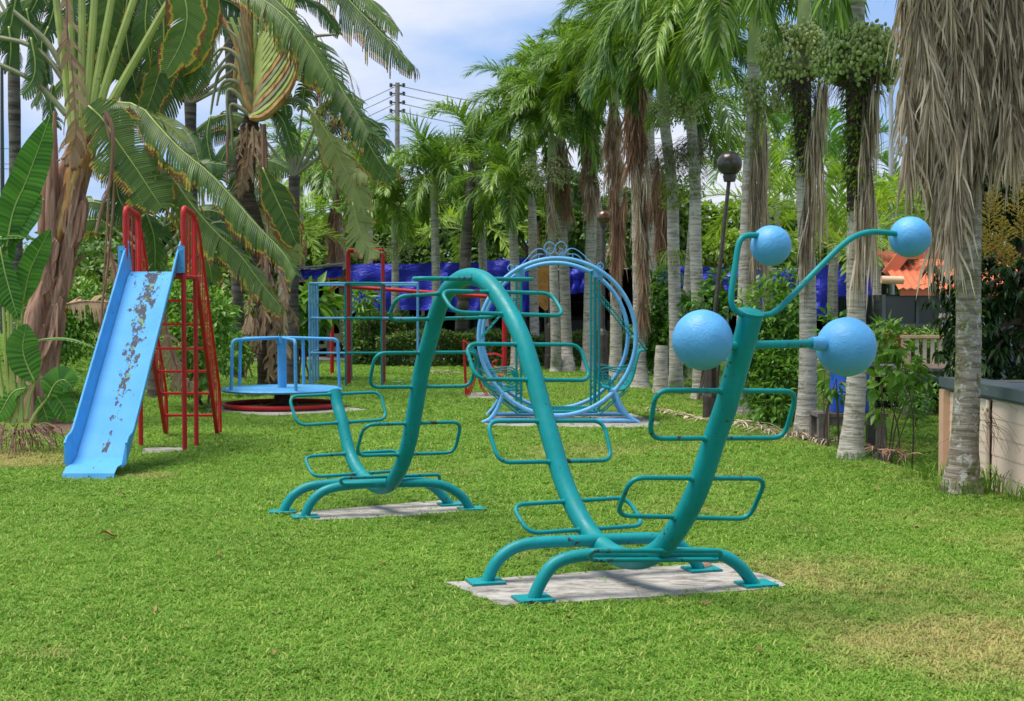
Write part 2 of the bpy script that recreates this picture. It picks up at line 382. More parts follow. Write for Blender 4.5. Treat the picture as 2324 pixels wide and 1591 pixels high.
BLACKR = plain('black_rubber', (.02, .02, .02), .8, .2, 5, .1)
CARTC = plain('cream_cart_body', (.55, .47, .30), .35, .06, 3, 0)
ORK = plain('orange_board_paint', (.75, .33, .07), .5, .3, 3, .05, dirt=(.45, .10, .03), dirt_t=.58)
DRYL = leafmat('dry_fallen_leaf', (.14, .06, .03), (.36, .19, .10), trans=.05, rough=.8)
POLEM = plain('pale_pole_metal', (.42, .45, .48), .5, .1, 3, .05)
CPOLE = plain('concrete_pole', (.30, .27, .25), .85, .2, 3, .1, dirt=(.22, .10, .06), dirt_t=.55)
WIRE = plain('wire_black', (.05, .05, .055), .6, .1, 3, 0)
# lawn soil and blades share one colour field, so that worn patches go through both
def lawn(nt, dark, light, straw):
    wp = worldpos(nt)
    c = ramp(nt, noise(nt, .8, 5, .6, wp), [(.33, dark), (.68, light)])
    g = nt.nodes.new('ShaderNodeSeparateXYZ'); nt.links.new(wp, g.inputs[0])
    blot = mathn(nt, 'ADD', mathn(nt, 'MULTIPLY', noise(nt, .55, 6, .72, worldpos(nt, (1, 1.0, 1)), .5), .7), mathn(nt, 'MULTIPLY', noise(nt, 4.5, 5, .75, wp, .6), .3))
    right = mathn(nt, 'MINIMUM', mathn(nt, 'MAXIMUM', mathn(nt, 'MULTIPLY', g.outputs['X'], .022), -.08), .06)
    k = mathn(nt, 'ADD', blot, right)
    for bx_, by_, br, amp in ((1.75, 6.7, .8, .11), (2.1, 6.1, .5, .10), (1.95, 8.0, .6, .11), (-2.2, 6.05, .3, .12), (.3, 15.5, 1.4, .06), (-1.2, 12.8, .9, .06), (-4.9, 13.6, .8, .2), (-3.5, 12.6, .4, .25), (-5.9, 14.2, 1.0, .3)):
        vm = nt.nodes.new('ShaderNodeVectorMath'); vm.operation = 'DISTANCE'; vm.inputs[1].default_value = (bx_, by_, 0); nt.links.new(wp, vm.inputs[0])
        k = mathn(nt, 'ADD', k, mathn(nt, 'MULTIPLY', ramp(nt, mathn(nt, 'DIVIDE', vm.outputs['Value'], br*1.6), [(.2, 1), (1, 0)]), amp))
    return mixc(nt, ramp(nt, k, [(.55, 0), (.74, .85)]), c, straw), k
GROUND, nt, b = newmat('lawn_soil')
c, k = lawn(nt, (.09, .19, .02), (.17, .27, .04), (.40, .27, .14))
c = mixc(nt, ramp(nt, noise(nt, 22, 5, .7, worldpos(nt)), [(.4, 0), (.7, .6)]), c, (.11, .085, .04))
nt.links.new(c, b.inputs['Base Color']); b.inputs['Roughness'].default_value = .95; b.inputs['Specular IOR Level'].default_value = .1
bump(nt, b, noise(nt, 40, 6, .7, worldpos(nt)), .8, .03)
BLADE, nt, b = newmat('grass_blade')
c, k = lawn(nt, (.078, .262, .012), (.185, .42, .032), (.60, .41, .21))
at = nt.nodes.new('ShaderNodeAttribute'); at.attribute_name = 'r'
c = mixc(nt, ramp(nt, at.outputs['Fac'], [(.0, .0), (.8, .35), (.90, .35), (.93, .9)]), c, (.46, .50, .13))
oi = nt.nodes.new('ShaderNodeObjectInfo')
c = mixc(nt, mathn(nt, 'MULTIPLY', oi.outputs['Random'], .5), c, (.10, .27, .016))
nt.links.new(c, b.inputs['Base Color']); b.inputs['Roughness'].default_value = .6; b.inputs['Specular IOR Level'].default_value = .22
tr = nt.nodes.new('ShaderNodeBsdfTranslucent'); nt.links.new(c, tr.inputs[0]); ms = nt.nodes.new('ShaderNodeMixShader'); ms.inputs[0].default_value = .3
nt.links.new(b.outputs[0], ms.inputs[1]); nt.links.new(tr.outputs[0], ms.inputs[2]); nt.links.new(ms.outputs[0], nt.nodes['Material Output'].inputs['Surface'])
# ------------------------------------------------------------------ ground
xs = np.concatenate([[-400, -200, -100, -60, -40], np.arange(-30, 30.01, .4), [40, 60, 100, 200, 400]])
ys = np.concatenate([[-60, -20, -8, -2], np.arange(1, 50, .4), [52, 56, 62, 70, 85, 110, 160, 250, 500, 900]])
gv = np.array([(x, y, zg(x, y)) for y in ys for x in xs]); nx = len(xs)
gf = np.array([(j*nx+i, j*nx+i+1, (j+1)*nx+i+1, (j+1)*nx+i) for j in range(len(ys)-1) for i in range(nx-1)])
tag(np_mesh('ground', gv, gf, GROUND, smooth=True), kind='structure')
def slab(name, poly, z, label=None, seed=0, k=7, th=.12, mat=CONC, jit=.018):
    rr = random.Random(seed); P = []
    for i in range(len(poly)):
        a, b = poly[i], poly[(i+1) % len(poly)]
        for j in range(k): P.append(a.lerp(b, j/k) + V(rr.uniform(-jit, jit), rr.uniform(-jit, jit), 0))
    m = MB(); n = len(P); vs = [(p.x, p.y, z) for p in P] + [(p.x, p.y, z-th) for p in P]
    m.add(vs, [tuple(range(n))] + [((i+1) % n, i, n+i, n+(i+1) % n) for i in range(n)])
    o = m.build(name, mat, None, smooth=False); tag(o, kind='structure'); return P
PADS = []
PADS.append(slab('concrete_slab', [G(1012, 1330), G(1140, 1383), G(1700, 1348), G(1790, 1336), G(1655, 1284), G(1400, 1300)], .022, seed=1))
PADS.append(slab('concrete_slab', [G(668, 1168), G(716, 1187), G(930, 1176), G(1092, 1164), G(1000, 1141)], .022, seed=2))
PADS.append(slab('concrete_slab', [G(452, 934), G(620, 946), G(835, 933), G(760, 922), G(500, 922)], .02, seed=3))
PADS.append(slab('concrete_slab', [G(1092, 969), G(1470, 974), G(1500, 962), G(1430, 940), G(1130, 944)], .02, seed=4))
PADS.append(slab('concrete_slab', [G(318, 1033), G(440, 1029), G(420, 1018), G(330, 1020)], .02, seed=5))
PADS.append(slab('concrete_slab', [G(1052, 906), G(1190, 908), G(1176, 893), G(1060, 893)], .02, seed=6))
def inpoly(x, y, P):
    c = False; n = len(P)
    for i in range(n):
        a, b = P[i], P[i-1]
        if (a.y > y) != (b.y > y) and x < (b.x-a.x)*(y-a.y)/(b.y-a.y)+a.x: c = not c
    return c
SOILPATCH = slab('bare_soil', [G(-200, 990), G(120, 985), G(225, 1000), G(190, 945), G(120, 930), G(-60, 900)], .012, seed=9, mat=SOIL, jit=.06, th=.03)
# path and paving at the far right and under the shed
m = MB(); m.box((-6, 46.5, .03), (34, 10.5, .06)); tag(m.build('shed_floor', CONC, None, smooth=False), kind='structure')
m = MB(); m.bar((9.2, 27.2, .012), (16, 26.2, .012), 1.2, .03); tag(m.build('footpath', CONC, None, smooth=False), kind='structure')
# grass: tufts of blades set out by geometry nodes
rg = random.Random(7)
tufts = bpy.data.collections.new('grass_tufts')
for t in range(7):
    m = MB(); nb = 22
    for k in range(nb):
        a = rg.uniform(0, 6.283); r0 = rg.uniform(0, .045); bx, by = r0*math.cos(a), r0*math.sin(a)
        h = rg.uniform(.018, .042); az = rg.uniform(0, 6.283); ln = rg.uniform(.3, 1.35); wd = rg.uniform(.0019, .0036)
        dx, dy = math.cos(az), math.sin(az); px, py = -dy, dx
        L = [(0, 0), (.35*ln*h*.5, h*.55), (ln*h*.75, h*.9), (ln*h*1.25, h*(.95-.3*ln*.5))]
        vs = []
        for i, (o_, z_) in enumerate(L[:3]):
            ww = wd*(1, 1.15, .8)[i]
            vs += [(bx+dx*o_-px*ww, by+dy*o_-py*ww, z_), (bx+dx*o_+px*ww, by+dy*o_+py*ww, z_)]
        vs.append((bx+dx*L[3][0], by+dy*L[3][0], L[3][1]))
        m.add(vs, [(0, 1, 3, 2), (2, 3, 5, 4), (4, 5, 6)], 0, r=rg.random())
    me_o = m.build('grass_tuft', BLADE, None, smooth=False); COL.objects.unlink(me_o); tufts.objects.link(me_o); me_o['kind'] = 'stuff'
rng = np.random.default_rng(5)
def lawn_pts():
    P = []
    for (y0, y1, dens) in ((4.6, 7, 2300), (7, 10, 1700), (10, 14, 1000), (14, 20, 500), (20, 28, 240), (28, 40, 100)):
        x0, x1 = -(y1*.41+1.2), (y1*.41+1.2)
        n = int((x1-x0)*(y1-y0)*dens); X = rng.uniform(x0, x1, n); Y = rng.uniform(y0, y1, n)
        keep = np.abs(X) < Y*.41+1.2; X = X[keep]; Y = Y[keep]
        s = rng.uniform(.48, 1.0, len(X))*(1+max(0, (y0-7))*.055)
        P.append(np.stack([X, Y, s], 1))
    P = np.concatenate(P)
    out = []
    polys = [(p, min(q.x for q in p), max(q.x for q in p), min(q.y for q in p), max(q.y for q in p)) for p in PADS+[SOILPATCH]]
    for x, y, s in P:
        bad = False
        for p, a, b, c, d in polys:
            if a < x < b and c < y < d and inpoly(x+rng.normal(0, .022), y+rng.normal(0, .03), p): bad = True; break
        if bad and rng.random() > .015: continue
        out.append((x, y, zg(x, y)-.004, s))
    return np.array(out)
LP = lawn_pts()
gm = bpy.data.meshes.new('grass'); gm.vertices.add(len(LP)); gm.vertices.foreach_set('co', LP[:, :3].astype(np.float32).ravel())
a1 = gm.attributes.new('scl', 'FLOAT', 'POINT'); a1.data.foreach_set('value', LP[:, 3].astype(np.float32))
a2 = gm.attributes.new('rz', 'FLOAT_VECTOR', 'POINT')
rot = np.stack([rng.normal(0, .15, len(LP)), rng.normal(0, .15, len(LP)), rng.uniform(0, 6.283, len(LP))], 1); a2.data.foreach_set('vector', rot.astype(np.float32).ravel())
go = bpy.data.objects.new('grass', gm); COL.objects.link(go)
tag(go, 'short mown green grass of the lawn with worn straw patches', 'grass', kind='stuff')
ng = bpy.data.node_groups.new('grass_scatter', 'GeometryNodeTree')
ng.interface.new_socket('Geometry', in_out='INPUT', socket_type='NodeSocketGeometry'); ng.interface.new_socket('Geometry', in_out='OUTPUT', socket_type='NodeSocketGeometry')
gi = ng.nodes.new('NodeGroupInput'); gout = ng.nodes.new('NodeGroupOutput'); iop = ng.nodes.new('GeometryNodeInstanceOnPoints')
ci = ng.nodes.new('GeometryNodeCollectionInfo'); ci.inputs['Collection'].default_value = tufts; ci.inputs['Separate Children'].default_value = True; ci.inputs['Reset Children'].default_value = True
iop.inputs['Pick Instance'].default_value = True
na = ng.nodes.new('GeometryNodeInputNamedAttribute'); na.data_type = 'FLOAT'; na.inputs['Name'].default_value = 'scl'
nr = ng.nodes.new('GeometryNodeInputNamedAttribute'); nr.data_type = 'FLOAT_VECTOR'; nr.inputs['Name'].default_value = 'rz'
ng.links.new(gi.outputs[0], iop.inputs['Points']); ng.links.new(ci.outputs[0], iop.inputs['Instance'])
ng.links.new(na.outputs['Attribute'], iop.inputs['Scale']); ng.links.new(nr.outputs['Attribute'], iop.inputs['Rotation']); ng.links.new(iop.outputs[0], gout.inputs[0])
md = go.modifiers.new('scatter', 'NODES'); md.node_group = ng

# thin seed stalks standing above the mown grass
rk = random.Random(61); m = MB()
for k in range(420):
    y = rk.uniform(5.5, 24); x = rk.uniform(-.4*y, .33*y)
    if any(inpoly(x, y, p) for p in PADS): continue
    z = zg(x, y); h = rk.uniform(.05, .13)*(1.3 if y > 15 else 1); a = rk.uniform(0, 6.28); d = V(math.cos(a), math.sin(a), 0)*h*rk.uniform(.1, .5)
    b0 = V(x, y, z); m.tube([b0, b0+d*.4+V(0, 0, h*.6), b0+d+V(0, 0, h)], [.0016, .0012, .0008], 3, cap=False)
tag(m.build('grass_stalk', BLADE, None, smooth=False, loc=(0, 12, 0)), kind='stuff')
# ------------------------------------------------------------------ wave-shaped climber
def c4(x, y): return (567.4+.535*x, 567.4+.535*y)
def c1(x, y): return (567.4+.3418*x, 510.6+.3418*y)
def c3(x, y): return (1418.4+.3896*x, 453.9+.3896*y)
farC, nearC = V(-1.05, 10.32, 0), V(.64, 7.56, 0)
ax = (nearC-farC).normalized(); NP = V(-ax.y, ax.x, 0)
def WP(p): return PL(p[0], p[1], farC, NP)
A_ = [(760, 886), (766, 920), (776, 953), (792, 1022), (811, 1065), (835, 1092), (862, 1106), (888, 1097), (910, 1060), (926, 1011), (936, 963), (947, 899), (958, 835), (977, 765), (995, 701), (1017, 658), (1044, 634), (1071, 628), (1100, 637),
      (1124, 661), (1148, 696), (1172, 739), (1193, 792), (1209, 846), (1223, 899), (1238, 953), (1255, 1011), (1270, 1065), (1289, 1118), (1312, 1167), (1340, 1212), (1370, 1243), (1405, 1263), (1442, 1269), (1477, 1261), (1509, 1236), (1541, 1193), (1568, 1145), (1590, 1092), (1608, 1038), (1625, 985), (1648, 921), (1670, 843), (1690, 773), (1706, 709)]
CL = [WP(p) for p in A_]
root = thing('wave_climber', 'teal S-curved tube climber with loop rungs and four light blue balls on its head', 'climbing frame', (0, 8.9, 0))
m = MB(); sp = spline(CL, 3); n = len(sp)
m.tube(sp, [.048+.013*sm(0, .25, i/n) for i in range(n)], 18)
m.build('main_tube', TEAL, root)
def near_tube(y, i0, i1):
    best = None
    for i in range(i0, i1):
        a, b = A_[i], A_[i+1]
        if min(a[1], b[1])-1e-6 <= y <= max(a[1], b[1])+1e-6:
            t = 0 if a[1] == b[1] else (y-a[1])/(b[1]-a[1]); return CL[i].lerp(CL[i+1], t), a[0]+(b[0]-a[0])*t
    k = min(range(i0, i1+1), key=lambda i: abs(A_[i][1]-y)); return CL[k], A_[k][0]
RA = math.radians(28); RN = V(-math.sin(RA), math.cos(RA), 0)
def rung(LT, RT, RB, LB, i0, i1, r=.0135, rad=.085, off=None):
    def bar_y(a, b, y0):
        for _ in range(3):
            p, x = near_tube(y0, i0, i1); t = (x-a[0])/(b[0]-a[0]); y0 = a[1]+(b[1]-a[1])*t
        return near_tube(y0, i0, i1)[0]
    pt = bar_y(LT, RT, (LT[1]+RT[1])/2); pb = bar_y(LB, RB, (LB[1]+RB[1])/2)
    P = [PL(LT[0], LT[1], pt, RN), PL(RT[0], RT[1], pt, RN), PL(RB[0], RB[1], pb, RN), PL(LB[0], LB[1], pb, RN)]
    m = MB(); m.tube(roundloop(P, rad, 6), r, 10, closed=True)
    for q in (pt, pb):                                          # weld collars where the bar enters the tube
        for s in (-1, 1):
            d = V(math.cos(RA), math.sin(RA), 0)*s; m.tube([q+d*.045, q+d*.075], [r*1.5, r*1.12], 10)
    m.build('rung', TEALR, root)
rung(c4(163, 621), c4(552, 602), c4(582, 719), c4(203, 745), 0, 5)
rung(c4(228, 876), c4(628, 850), c4(660, 935), c4(268, 963), 0, 6)
rung(c4(484, 741), c4(897, 729), c4(868, 860), c4(447, 873), 8, 13)
rung(c4(532, 437), c4(966, 434), c4(938, 578), c4(503, 583), 9, 15)
rung(c4(622, 196), c4(1062, 172), c4(1048, 284), c4(583, 298), 11, 17)
rung(c1(1262, 437), c1(2000, 453), c1(2090, 603), c1(1352, 580), 18, 23)
rung(c1(1428, 790), c1(2190, 795), c1(2265, 1032), c1(1500, 1024), 20, 26)
rung(c4(1003, 727), c4(1498, 724), c4(1538, 892), c4(1055, 902), 22, 29)
rung(c4(1110, 1081), c4(1598, 1050), c4(1675, 1168), c4(1180, 1202), 26, 32)
rung((1432, 1084), (1740, 1086), (1700, 1178), (1398, 1170), 35, 41)
rung(c3(178, 1108), c3(1005, 1114), c3(928, 1386), c3(140, 1390), 36, 43)
# the three loops lying flat: over the crest and across both troughs
def flat(pc, y_l, y_r, dl=.11, depth=0.0, name='rung'):
    q = pc; u = V(math.cos(RA), math.sin(RA), 0); wv = V(-math.sin(RA), math.cos(RA), 0)
    a = PL(y_l[0], y_l[1], q, RN); b = PL(y_r[0], y_r[1], q, RN)
    m = MB(); P = [a-wv*dl, b-wv*dl, b+wv*dl+V(0, 0, depth), a+wv*dl+V(0, 0, depth)]
    m.tube(roundloop(P, .07, 5), .0135, 10, closed=True); m.build(name, TEALR, root)
pk = WP((1074, 633)); flat(pk, (942, 632), (1203, 634), .07, .0)
def low(front, back_off, q):
    a, b = PL(*front[0], q, RN), PL(*front[1], q, RN); wv = back_off
    m = MB(); m.tube(roundloop([a, b, b+wv, a+wv], .06, 5), .0135, 10, closed=True); m.build('rung', TEALR, root)
low((c4(383, 968), c4(803, 953)), V(.0, .05, -.055), WP(c4(590, 960))+V(0, -.07, 0))
low(((1340, 1250), (1637, 1250)), V(.0, .05, -.06), WP((1500, 1247))+V(0, -.09, 0))
# arched feet
def arch(pts, f0, f1):
    a, b = G(*f0), G(*f1); d = (b-a).normalized(); n = V(-d.y, d.x, 0)
    P = [a+V(0, 0, .01)] + [PL(p[0], p[1], a, n) for p in pts] + [b+V(0, 0, .01)]
    m = MB(); m.tube(spline(P, 4), .036, 14); m.build('foot_arch', TEAL, root)
    for q in (a, b):
        m = MB(); m.box((q.x, q.y, .030), (.20, .17, .012), Matrix.Rotation(RA*.6, 3, 'Z')); m.build('foot_plate', TEAL, root, smooth=False)
        m = MB(); m.box((q.x, q.y, .0225), (.206, .176, .003), Matrix.Rotation(RA*.6, 3, 'Z')); m.build('plate_rust_edge', RUST, root, smooth=False)
arch([(1216, 1345), (1236, 1306), (1262, 1277), (1310, 1262), (1380, 1257), (1450, 1259), (1540, 1256), (1600, 1257), (1642, 1262), (1676, 1283), (1700, 1311)], (1210, 1370), (1716, 1336))
arch([c4(1010, 1395), c4(1035, 1340), c4(1075, 1293), c4(1140, 1256), c4(1240, 1240), c4(1440, 1232), c4(1590, 1225), c4(1740, 1224), c4(1815, 1246), c4(1872, 1300)], c4(1000, 1427), c4(1915, 1372))
arch([c4(240, 1108), c4(268, 1060), c4(315, 1022), c4(390, 1002), c4(500, 992), c4(620, 989), c4(760, 989), c4(838, 1006), c4(898, 1045), c4(928, 1088)], c4(233, 1146), c4(940, 1112))
arch([c4(152, 1085), c4(185, 1040), c4(245, 1005), c4(330, 992), c4(450, 985), c4(600, 975), c4(710, 978), c4(780, 1008), c4(825, 1052)], c4(138, 1124), c4(853, 1092))
# head: cap, antennae, side arms and balls
hp = WP((1706, 709)); hd = (CL[-1]-CL[-2]).normalized()
m = MB(); m.lathe([(.0, .008), (.055, .006), (.064, 0), (.064, -.01)], hp+hd*.004, 20, axis=hd); m.build('end_cap', TEAL, root)
def hpt(p, q=hp): return PL(p[0], p[1], q, RN)
def ball(p, rpx, q=hp, rr=None):
    c = hpt(p, q); r = rpx*c.y/F; m = MB(); m.sphere(c, r, 40, 26); 
    rnd = random.Random(int(p[0])); ph = [rnd.uniform(0, 6) for _ in range(6)]
    for i, v in enumerate(m.v):
        d = (Vector(v)-c).normalized(); k = 1+.006*math.sin(7*d.x+ph[0])*math.sin(6*d.z+ph[1])+.005*math.sin(13*d.y+ph[2])*math.sin(11*d.x+ph[3])
        m.v[i] = tuple(c+(Vector(v)-c)*k)
    m.build('ball', BALLM, root, smooth='all'); return c, r
m = MB(); m.tube(spline([hpt(c3(*p)) for p in ((735, 668), (690, 668), (648, 645), (622, 600), (622, 520), (640, 400), (656, 290), (672, 235), (700, 212), (745, 205), (840, 215))], 5), .0155, 12); m.build('antenna_rod', TEAL, root)
m = MB(); m.tube(spline([hpt(c3(*p)) for p in ((740, 672), (800, 672), (856, 660), (920, 612), (1020, 508), (1150, 375), (1260, 268), (1340, 212), (1420, 188), (1500, 188), (1640, 205))], 5), .0155, 12); m.build('antenna_rod', TEAL, root)
q2 = near_tube(778, 38, 44)[0]
m = MB(); m.tube([hpt(c3(500, 852), q2), hpt(c3(1240, 832), q2)], .022, 14); m.build('side_arm', TEAL, root)
m = MB(); m.tube([hpt(c3(1083, 836), q2), hpt(c3(1150, 836), q2)], [.034, .04], 14); m.build('arm_sleeve', BALLM, root)
ball(c3(850, 266), 46.0); ball(c3(1662, 216), 46.5); ball(c3(451, 815), 68.5, q2); ball(c3(1289, 856), 67.5, q2)

# ------------------------------------------------------------------ slide
S = thing('slide', 'tall playground slide with worn light blue chute and red ladder', 'slide', (-3.95, 14.6, 0))
x0b, x1b = -4.255, -3.765
prof = [(14.62, 2.035), (14.50, 1.97), (14.2, 1.66), (13.6, 1.045), (12.95, .37), (12.74, .165), (12.60, .12), (12.44, .11), (12.35, .06), (12.33, .0)]
m = MB(); vs = []
for y, z in prof: vs += [(x0b, y, z), (x0b, y, z-.006), (x1b, y, z-.006), (x1b, y, z)]
m.add(vs, [(4*i, 4*i+4, 4*i+7, 4*i+3) for i in range(len(prof)-1)] + [(4*i+1, 4*i+2, 4*i+6, 4*i+5) for i in range(len(prof)-1)])
# wear needs more points only in the shader, the sheet itself is straight
m.build('chute_bed', SLIDEM, S, smooth=False)
for sgn, xb in ((-1, x0b), (1, x1b)):
    pr = [(14.70, 2.03, .33), (14.52, 1.985, .22), (14.3, 1.76, .23), (13.6, 1.045, .235), (12.9, .325, .24), (12.84, .262, .23), (12.78, .205, .14), (12.66, .135, .20), (12.61, .12, .175), (12.60, .12, .02)]
    pr = [(14.70, 2.03, .34), (14.55, 2.0, .24), (14.3, 1.76, .215), (13.6, 1.045, .215), (12.80, .225, .215), (12.735, .17, .235), (12.63, .128, .25), (12.56, .12, .20), (12.55, .12, .01)]
    m = MB(); vs = []
    fl = .045*sgn
    for y, z, h in pr:
        vs += [(xb, y, z-.03), (xb+fl, y+.0, z+h), (xb+fl+.012*sgn, y, z+h), (xb+.012*sgn, y, z-.03)]
    fs = []
    for i in range(len(pr)-1):
        for k in range(4): fs.append((4*i+k, 4*i+(k+1) % 4, 4*i+4+(k+1) % 4, 4*i+4+k))
    fs += [(0, 3, 2, 1), tuple(4*(len(pr)-1)+k for k in (0, 1, 2, 3))]
    m.add(vs, fs); m.build('side_wall', BLUE, S, smooth=False)
    m = MB(); m.tube([(xb+fl+.006*sgn, y, z+h) for y, z, h in pr[:-1]], .013, 8); m.build('rolled_edge', BLUE, S)
    m = MB(); m.box((xb+sgn*.088, 14.575, 2.17), (.075, .008, .30)); 
    m.build('mounting_plate', BLUE, S, smooth=False)
    m = MB()
    for zz in (2.09, 2.27):
        m = MB(); m.lathe([(0, .012), (.012, .010), (.014, 0)], (xb+sgn*.09, 14.571, zz), 8, axis=(0, -1, 0)); m.build('bolt', BLUE, S)
XL, XR = -4.31, -3.665
for x in (XL, XR):
    for y in (14.62, 15.16):
        m = MB(); m.tube([(x, y, -.05), (x, y, 2.62)], .027, 14); m.build('post', RED, S)
    m = MB(); m.tube(roundloop([V(x, 14.62, 2.55), V(x, 14.62, 2.76), V(x, 15.16, 2.70), V(x, 15.16, 2.5)], .11, 6, closed=False), .0275, 14); m.build('top_rail', RED, S)
    for k in range(1, 4):
        m = MB(); m.tube([(x, 14.62+.135*k, 2.0), (x, 14.62+.135*k, 2.72)], .009, 8); m.build('baluster', RED, S)
m = MB(); m.box((-3.9875, 14.89, 2.005), (.60, .50, .03)); m.build('platform', RED, S, smooth=False)
m = MB()
for y in (14.63, 15.15): m.tube([(XL, y, 1.985), (XR+.02, y, 1.985)], .022, 10)
for x in (XL, XR): m.tube([(x, 14.6, 1.985), (x, 15.2, 1.985)], .022, 10)
m.build('platform_frame', RED, S)
La, Lb = (15.2, 2.0), (16.68, 0.0)
for x, xx in ((XL, -4.41), (XR, -3.755)):
    m = MB(); m.bar((x, La[0], La[1]), (xx, Lb[0], Lb[1]-.05), .045, .055); m.build('ladder_rail', RED, S, smooth=False)
    m = MB(); sgn = -1 if x < -4 else 1
    P = [V(x+.015*sgn, 15.16, 2.66), V(x+.015*sgn, 15.32, 2.5), V(xx+.015*sgn, 16.74, .55), V(xx+.015*sgn, 16.76, -.03)]
    m.tube(roundloop(P, .15, 5, closed=False), .017, 10); m.build('handrail', RED, S)
    for k in range(9):
        t = (k+.5)/9; y = lerp(15.28, 16.7, t); zt = lerp(2.53, .58, t); zb = max(0.0, lerp(1.9, .0, t))
        m = MB(); m.tube([(lerp(x, xx, t)+.012*sgn, y, zb), (lerp(x, xx, t)+.012*sgn, y, zt+.10)], .008, 8); m.build('baluster', RED, S)
for yp in (682.6, 736, 791, 843, 893, 943):
    t = 0
    for _ in range(30):
        y = lerp(La[0], Lb[0], t); z = lerp(La[1], Lb[1], t); py = 705+(EYE-z)/y*F
        t = min(1, max(0, t+(yp-py)/360*.8))
    xa, xb = lerp(XL, -4.41, t), lerp(XR, -3.755, t)
    m = MB(); m.box(((xa+xb)/2, y, z), (xb-xa-.045, .085, .028)); m.build('ladder_step', RED, S, smooth=False)

# ------------------------------------------------------------------ merry-go-round
mc = V(-3.745, 21.3, 0)
Mg = thing('merry_go_round', 'light blue roundabout with five bent rails over a red ground ring', 'merry-go-round', mc)
m = MB(); m.lathe([(.0, .345), (.93, .345), (.965, .338), (.982, .32), (.965, .30), (.93, .292), (0, .292)], mc, 56); m.build('deck', BLUE, Mg)
m = MB()
for k in range(9):
    r = .12+.1*k; m.lathe([(r, .346), (r+.006, .349), (r+.012, .346)], mc, 48)
m.build('tread_ring', BLUE, Mg)
m = MB(); m.lathe([(.073, .345), (.073, 1.1)], mc, 20); m.build('centre_post', BLUE, Mg)
m = MB(); m.lathe([(.0, 1.18), (.085, 1.18), (.085, 1.07), (.073, 1.07)], mc, 20); m.build('hub_cap', BLUE, Mg)
m = MB(); m.lathe([(.28, .02), (.26, .05), (.14, .09), (.12, .30)], mc, 12); m.build('pedestal', RUST, Mg)
for k in range(5):
    a = math.radians(5+72*k); d = V(math.cos(a), math.sin(a), 0)
    m = MB(); m.tube(roundloop([mc+d*.06+V(0, 0, 1.16), mc+d*.90+V(0, 0, 1.135), mc+d*.93+V(0, 0, .34)], .09, 6, closed=False), .027, 10); m.build('rail', BLUE, Mg)
m = MB(); m.tube([mc+V(math.cos(t*math.pi/24)*.925, math.sin(t*math.pi/24)*.925, .075) for t in range(48)], .036, 12, closed=True); m.build('ground_ring', RED, Mg)
m = MB(); m.lathe([(.93, .075), (.93, .02)], mc, 48); m.lathe([(.90, .02), (.90, .075)], mc, 48); m.build('ring_skirt', RUST, Mg)

# ------------------------------------------------------------------ lattice climbing frame
Jo = V(-4.19, 27.1, 0); ux = V(.7455, 0, 0); uy = V(-.05, .72, 0); uz = V(0, 0, .722)
Jg = thing('climbing_frame', 'box lattice climbing frame in light blue, green and red bars', 'climbing frame', Jo+V(1.1, 0, 0))
def J(i, j, k): return Jo+ux*i+uy*j+uz*k
def jb(a, b, mt, nm='bar', r=.024):
    m = MB(); m.tube([J(*a), J(*b)], r, 8); m.build(nm, mt, Jg)
for i in range(4):
    for j in range(4):
        mid = i in (1, 2) and j in (1, 2); mt = RED if mid else (TEAL if i in (1, 2) else PBLUE)
        if not mid: jb((i, j, 0), (i, j, 3), mt, 'upright')
        else: jb((i, j, 0), (i, j, 4), RED, 'upright', .031)
for j in (0,):
    for k in range(4):
        jb((0, j, k), (1, j, k), PBLUE, 'crossbar'); jb((1, j, k), (2, j, k), TEAL, 'crossbar', .027); jb((2, j, k), (3, j, k), PBLUE, 'crossbar')
for k in (0, 3):
    jb((0, 3, k), (1, 3, k), PBLUE, 'crossbar'); jb((1, 3, k), (2, 3, k), TEAL, 'crossbar'); jb((2, 3, k), (3, 3, k), PBLUE, 'crossbar')
for i in (0, 3):
    for k in range(4): jb((i, 0, k), (i, 3, k), PBLUE, 'crossbar')
for i in (1, 2):
    for k in (0, 3): jb((i, 0, k), (i, 3, k), TEAL, 'crossbar')
    jb((i, 1, 4), (i, 2, 4), RED, 'crossbar', .034)
for j in (1, 2): jb((1, j, 4), (2, j, 4), RED, 'crossbar', .034)
# ------------------------------------------------------------------ red bar frame
Dr = 32.3
a, b = D(753.5, 852, Dr), D(1145, 852, Dr)
R_ = thing('swing_frame', 'plain red pipe frame with two posts and one long top bar', 'swing frame', V((a.x+b.x)/2, Dr, 0))
m = MB(); m.tube(roundloop([V(a.x, Dr, 0), D(753.5, 648, Dr), D(1145, 676, Dr)], .14, 6, closed=False), .05, 12); m.build('left_post_and_bar', RED, R_)
R_.children[0].name = 'bent_bar'
m = MB(); m.tube([V(b.x, Dr, 0), D(1145, 674, Dr)], [.066, .062], 12); m.build('post', RED, R_)

